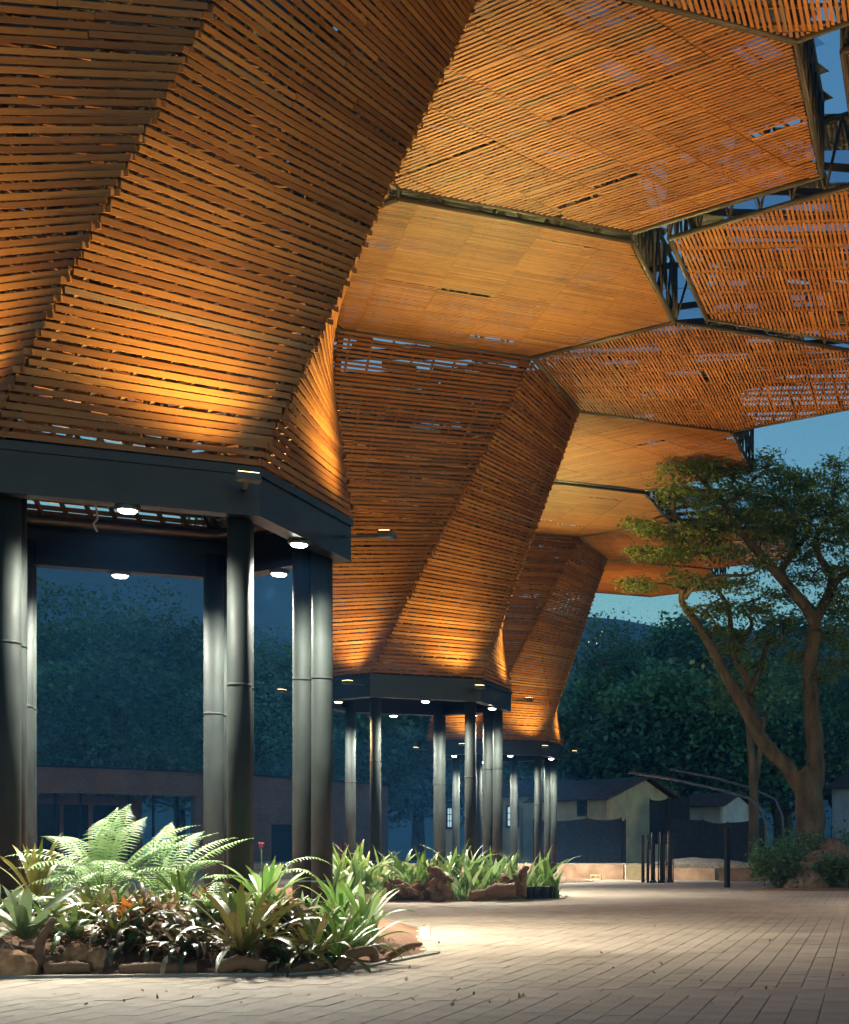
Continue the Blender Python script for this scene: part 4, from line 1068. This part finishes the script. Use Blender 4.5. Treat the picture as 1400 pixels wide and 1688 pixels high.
B1L = [  # px, d, kind, args
    (42, 14.2, 'brom_pale', 16, .62, .085, (20, 75), (30, 70), 'large pale green bromeliad at the left edge of the bed'),
    (-10, 14.8, 'brom_pale', 14, .6, .08, (25, 75), (30, 80), 'pale bromeliad cut off by the left picture edge'),
    (120, 14.3, 'brom', 16, .5, .05, (15, 60), (40, 90), 'flat leaved green bromeliad right of the large pale one'),
    (214, 14.7, 'brom_orange', 14, .34, .075, (35, 80), (20, 60), 'bright orange bromeliad in front of the big fern'),
    (255, 14.2, 'brom_dark', 20, .46, .045, (25, 80), (110, 190), 'dark drooping bromeliad below the orange one'),
    (300, 14.5, 'brom_dark', 20, .5, .045, (25, 80), (110, 190), 'dark drooping bromeliad right of the orange one'),
    (330, 14.1, 'brom_dark', 18, .5, .042, (25, 80), (110, 190), 'dark drooping bromeliad left of the big olive bromeliad'),
    (210, 14.1, 'brom_dark', 18, .42, .045, (25, 80), (110, 190), 'dark drooping bromeliad left of the log'),
    (275, 14.9, 'dry', 18, .5, .05, (30, 80), (70, 160), 'withered brownish bromeliad behind the dark drooping ones'),
    (350, 15.0, 'brom_dark', 18, .5, .045, (30, 80), (80, 150), 'dark leafed bromeliad behind the big olive one'),
    (398, 14.0, 'brom_olive', 22, .80, .062, (18, 78), (25, 95), 'largest olive green bromeliad in the middle of the bed front'),
    (460, 14.8, 'brom_dark', 16, .5, .05, (25, 75), (40, 90), 'green bromeliad behind the largest olive one'),
    (465, 15.3, 'dry', 16, .5, .055, (30, 80), (60, 140), 'dry brown rosette at the foot of the right columns'),
    (515, 14.2, 'brom_olive', 18, .58, .045, (20, 80), (30, 100), 'olive bromeliad right of the largest one'),
    (560, 14.4, 'brom', 18, .6, .036, (25, 80), (40, 100), 'narrow leaved green plant at the right end of the bed'),
    (540, 14.9, 'brom_olive', 16, .45, .05, (25, 80), (40, 100), 'green rosette below the right column pair'),
    (480, 13.95, 'brom_dark', 16, .4, .042, (20, 75), (60, 130), 'small dark rosette between the two olive bromeliads'),
    (150, 14.8, 'brom_olive', 14, .5, .05, (30, 80), (40, 100), 'yellowish rosette under the big fern'),
    (380, 15.1, 'brom', 16, .45, .06, (35, 80), (40, 90), 'glossy dark green rosette in front of the dark single column'),
    (590, 15.0, 'orchid', 14, .6, .05, (45, 85), (20, 70), 'tall leafed clump beside the right column pair'),
    (440, 16.6, 'orchid', 14, .6, .06, (55, 85), (15, 60), 'upright green clump behind the right column pair, near the pink flower'),
    (600, 16.4, 'orchid', 14, .6, .055, (50, 85), (20, 70), 'upright green clump right of the right column pair'),
    (560, 17.0, 'orchid', 12, .55, .055, (50, 85), (20, 60), 'green clump behind the right column pair'),
    (300, 16.6, 'brom', 14, .5, .04, (50, 85), (20, 60), 'spiky green plant before the paired columns'),
    (60, 16.3, 'brom_olive', 16, .8, .05, (50, 85), (20, 70), 'spiky plant with reddish leaves behind the left columns'),
    (70, 15.0, 'brom_dark', 16, .4, .05, (25, 80), (50, 130), 'dark rosette under the small feathery fern'),
    (500, 15.7, 'brom_dark', 14, .45, .05, (40, 80), (40, 90), 'broad green rosette touching the right column pair'),
]
for k, (px, d, mt, n_, ln, wd, ri, dr, lb) in enumerate(B1L):
    x_, d_, z_ = at1(px, d); rosette(x_, d_, z_ + (.06 if mt in ('brom_dark', 'dry') else .12), lb, 'plant' if mt in ('orchid',) else 'bromeliad', mt, n_ + 3, ln * 1.2, wd * 1.15, ri, dr, 'bromeliads and leafy plants in the nearest bed', seed=k, name='leafy_plant' if mt == 'orchid' else 'bromeliad', centre='brom_orange' if k == 13 and False else None)
# orchid flower
root = empty('orchid_flower', at1(431, 16.2)); tag(root, 'single pink and white flower on a thin stalk by the columns', 'flower')
mb = MB(); hs = (HY - 1398) / F * 16.2 + EYE - root.location.z; mb.tube([(0, 0, 0), (.01, 0, hs * .6), (0, 0, hs)], .006, 5); mb.build('stalk', M['orchid'], root)
mb = MB()
for k in range(6): mb.strap((0, 0, hs), k * 1.05, .07, .05, math.radians(70), math.radians(40), 4, .1 if k % 2 else .95)
mb.build('bloom', M['petal'], root)

# dark drooping mass along the kerb
row_ = []
for k in range(22):
    px = random.uniform(175, 470); d = random.uniform(13.85, 14.9); x_, d_, z_ = at1(px, d)
    row_.append(rosette(x_, d_, z_ + random.uniform(.04, .2), 'dark drooping strap leaved bromeliad in the mass between orange and olive plants', 'bromeliad', random.choice(('brom_dark', 'brom_dark', 'dry', 'dry', 'brom_olive')), 16, random.uniform(.4, .58), .042, (25, 80), (80, 190), 'dark bromeliad mass in the nearest bed', seed=k + 60))
number_row(row_, '# from left of the dark drooping bromeliads massed along the kerb'); row_ = []
# small infill plants that cannot be told apart
for k in range(48):
    px = random.uniform(60, 610); d = random.uniform(14.6, 18.4); x_, d_, z_ = at1(px, d)
    if not in_poly((x_, d_), BED1): continue
    if any((Vector((x_ - C1.x, d_ - C1.y)) - b * .865).length < .4 for b in B): continue
    row_.append(clump(x_, d_, z_, 'small leafy green filler plant low among the ferns', 13, random.uniform(.35, .55), .05, 'filler plants in the nearest bed', random.choice(('orchid', 'brom', 'fern', 'brom_olive')), seed=k))
number_row(row_, '# from left of the small leafy filler plants among the near ferns'); row_ = []
# leaf litter and bark chips
def litter(name, bed, n_, label, top, ls, px0, px1, d0, d1):
    P = []
    while len(P) < n_:
        d = random.uniform(d0, d1); x_ = GX(random.uniform(px0, px1), d).x
        if in_poly((x_, d), bed) and poly_dist((x_, d), bed) > .1: P.append((x_, d, bed_height((x_, d), bed, top) + .012 + random.random() * .02))
    o = np_leaves(name, np.array(P), ls, M['dry'], None, 1.6, .45); tag(o, label, 'leaf litter', kind='stuff')
litter('leaf_litter', BED1, 2600, 'dry brown leaves and bark chips covering the nearest bed', .46, .06, -20, 720, 13.4, 17.5)

P = []
for k in range(170):
    d = 11 + 12 * random.random() ** 1.6; px = random.gauss(520, 260) if k % 3 else random.uniform(0, 1400); x_ = GX(px, d).x
    if not any(in_poly((x_, d), b) for b in BEDS): P.append((x_, d, .012))
o = np_leaves('fallen_leaves', np.array(P), .055, M['dry'], None, 3.0, .5); tag(o, 'scattered dry leaves lying on the paving near the bed', 'leaf litter', kind='stuff')
# driftwood, bark and logs
def log(pts, r0, r1, label, name='log', mat='bark_log', jit=.14, seg=9):
    pts = [Vector(p) for p in pts]; mb = MB(); limb(mb, [p - pts[0] for p in pts], r0, r1, seg, 5, jit); o = mb.build(name, M[mat]); o.location = pts[0]; tag(o, label, 'wood'); return o
def g1(px, d, up): x_, d_, z_ = at1(px, d); return Vector((x_, d_, z_ + .03 + up))
log([g1(202, 13.72, .04), g1(240, 13.70, .05), g1(290, 13.74, .05), g1(325, 13.8, .05)], .055, .06, 'short round log lying on the kerb side of the bed')
log([g1(75, 13.65, .04), g1(110, 13.7, .06), g1(150, 13.75, .05)], .07, .05, 'knobbly mossy log piece right of the ochre wood chunk')
log([g1(640, 15.2, .03), g1(668, 15.0, .06), g1(695, 15.1, .05)], .05, .02, 'curled bark piece near the right tip of the bed')
log([g1(575, 15.0, .02), g1(620, 15.05, .02), g1(670, 15.2, .03)], .016, .012, 'thin bare stick lying across the mulch')
log([g1(465, 14.0, .02), g1(500, 13.95, .05), g1(535, 14.0, .04)], .06, .045, 'dark bark chunk below the olive bromeliads')
log([g1(560, 14.3, .0), g1(580, 14.3, .10), g1(612, 14.35, .10), g1(618, 14.4, .0)], .07, .04, 'twisted dark root at the right of the bed')
log([g1(365, 13.75, .05), g1(400, 13.72, .09), g1(440, 13.75, .05)], .075, .06, 'dark stump under the largest olive bromeliad')
log([g1(62, 13.7, .02), g1(66, 13.8, .2), g1(80, 13.85, .32), g1(88, 13.9, .38)], .05, .03, 'curved bare branch rising beside the ochre chunk')
q = at1(18, 13.6); rock(q[0], q[1], .24, .18, .18, 'big ochre wood chunk at the lower left corner of the bed', M['ochre_rock'], q[2] - .02, 3)
q = at1(130, 14.0); rock(q[0], q[1], .13, .12, .12, 'small pale ochre chunk under the flat bromeliad', M['ochre_rock'], q[2], 5)
q = at1(160, 13.9); rock(q[0], q[1], .10, .1, .12, 'small reddish chunk left of the short log', M['ochre_rock'], q[2], 7)
q = at1(475, 15.0); rock(q[0], q[1], .2, .15, .14, 'ochre root lump at the foot of the right column pair', M['ochre_rock'], q[2] + .2, 9)

# middle bed
def at2(px, d):
    q = GX(px, d); return q.x, d, zb((q.x, d), BED2, .22)
names2 = 'leafy orchid plants massed in the middle bed'
for k in range(46):
    px = 548 + k * 8.3 + random.uniform(-4, 4); d = random.uniform(35.2, 37.2) if k % 2 else random.uniform(36.5, 38.5); x_, d_, z_ = at2(px, d)
    if not in_poly((x_, d_), BED2): continue
    row_.append(clump(x_, d_, z_, 'bright green strap leaved plant among many in the middle bed', random.choice((8, 10, 13)), random.choice((.7, .9, 1.1, 1.35)) * random.uniform(.9, 1.1), random.choice((.08, .11, .14)), names2, random.choice(('orchid', 'orchid', 'brom', 'fern')), seed=k + 100, spread=.25))
number_row(row_, '# from left of the bright strap leaved plants in the middle bed'); row_ = []
x_, d_, z_ = at2(908, 36.9); clump(x_, d_, z_, 'upright broad leaved plant at the right tip of the middle bed', 9, 1.25, .11, None, 'orchid', seed=300, spread=.2)
for k in range(26):
    px = random.uniform(600, 910); d = random.uniform(35.0, 36.6); x_, d_, z_ = at2(px, d)
    if not in_poly((x_, d_), BED2): continue
    row_.append(clump(x_, d_, z_, 'low pale grassy plant along the front of the middle bed', 16, random.uniform(.3, .5), .05, 'low plants at the front of the middle bed', 'fern', seed=k + 200, spread=.2))
number_row(row_, '# from left of the low pale grassy plants fronting the middle bed')
def g2(px, d, up): x_, d_, z_ = at2(px, d); return Vector((x_, d_, z_ + up))
def driftwood(parts, label):
    o0 = Vector(parts[0][0][0]); mb = MB()
    for pts, r0, r1 in parts: limb(mb, [Vector(p) - o0 for p in pts], r0, r1, 8, 4, .2)
    o = mb.build('driftwood', M['bark_log']); o.location = o0; tag(o, label, 'driftwood', 'driftwood roots in the middle bed')
def gnarl(px, d, n_, wpx, hm, seed, label):
    rs = random.Random(seed); parts = []; c = g2(px, d, .1)
    for k in range(n_):
        a = rs.uniform(0, 6.283); L_ = rs.uniform(.4, 1.0); w_ = wpx / F * d
        p0 = c + Vector((rs.uniform(-.35, .35) * w_, rs.uniform(-.15, .15), rs.uniform(-.1, .25) * hm))
        e = c + Vector((math.cos(a) * w_ * .5 * L_, math.sin(a) * .3, max(0, rs.uniform(-.25, 1.0)) * hm * L_)); m_ = (p0 + e) / 2 + Vector((rs.uniform(-.12, .12), rs.uniform(-.1, .1), rs.uniform(-.05, .22) * hm))
        m3 = m_.lerp(e, .6) + Vector((rs.uniform(-.1, .1), rs.uniform(-.08, .08), rs.uniform(-.08, .12)))
        parts.append(([p0, m_, m3, e], rs.uniform(.07, .15), rs.uniform(.015, .05)))
    driftwood(parts, label)
gnarl(722, 34.9, 16, 60, 1.05, 3, 'twisted driftwood stump left of centre in the middle bed')
gnarl(668, 34.9, 12, 75, .55, 5, 'low arching driftwood roots left of the twisted stump')
gnarl(842, 35.6, 18, 62, .8, 8, 'spiky driftwood root at the right of the middle bed')
driftwood([([g2(804, 35.0, .10), g2(818, 34.97, .17), g2(834, 34.95, .14), g2(850, 35, .16)], .15, .19)], 'thick short log below the spiky root')
driftwood([([g2(778, 35.0, .08), g2(796, 34.95, .12), g2(808, 35, .1)], .12, .09)], 'small pale log left of the thick short log')
for k, (px, d) in enumerate(((870, 36.15), (883, 36.3), (897, 36.5), (910, 36.8))):
    x_, d_, z_ = at2(px, d); root = empty('nursery_pot', (x_, d_, 0)); tag(root, ['leftmost', 'second', 'third', 'rightmost'][k] + ' black nursery pot in the row at the bed tip', 'pot', 'black nursery pots')
    z0 = max(0, z_) + .02; mb = MB(); mb.lathe((0, 0, z0), [(.10, 0), (.125, .28), (.13, .30), (.11, .29)], 12); mb.build('bag', M['pot'], root)
    mb = MB()
    for j in range(7): mb.strap((0, 0, z0 + .28), j * 2.4, .45, .05, math.radians(70), math.radians(60), 6)
    mb.build('leaves', M['orchid'], root)['kind'] = 'stuff'
# mixed plants round the farthest ring
q = garden_bed(BED3, .2, 'garden bed around the farthest ring of columns')

# ------------------------------------------------------------------ evening haze
HZ = .0007
mb = MB(); mb.poly_prism([(-1210, -210), (910, -210), (910, 1110), (-1210, 1110)], -7.5, 225)
m, t, b, o_ = newmat('haze_air'); t.nodes.remove(b)
pv = N(t, 'ShaderNodeVolumePrincipled'); pv.inputs['Color'].default_value = (.10, .40, 1, 1); pv.inputs['Absorption Color'].default_value = (1, 1, 1, 1); pv.inputs['Density'].default_value = HZ
t.links.new(pv.outputs[0], o_.inputs['Volume'])
hz = mb.build('haze', m); tag(hz, kind='stuff')
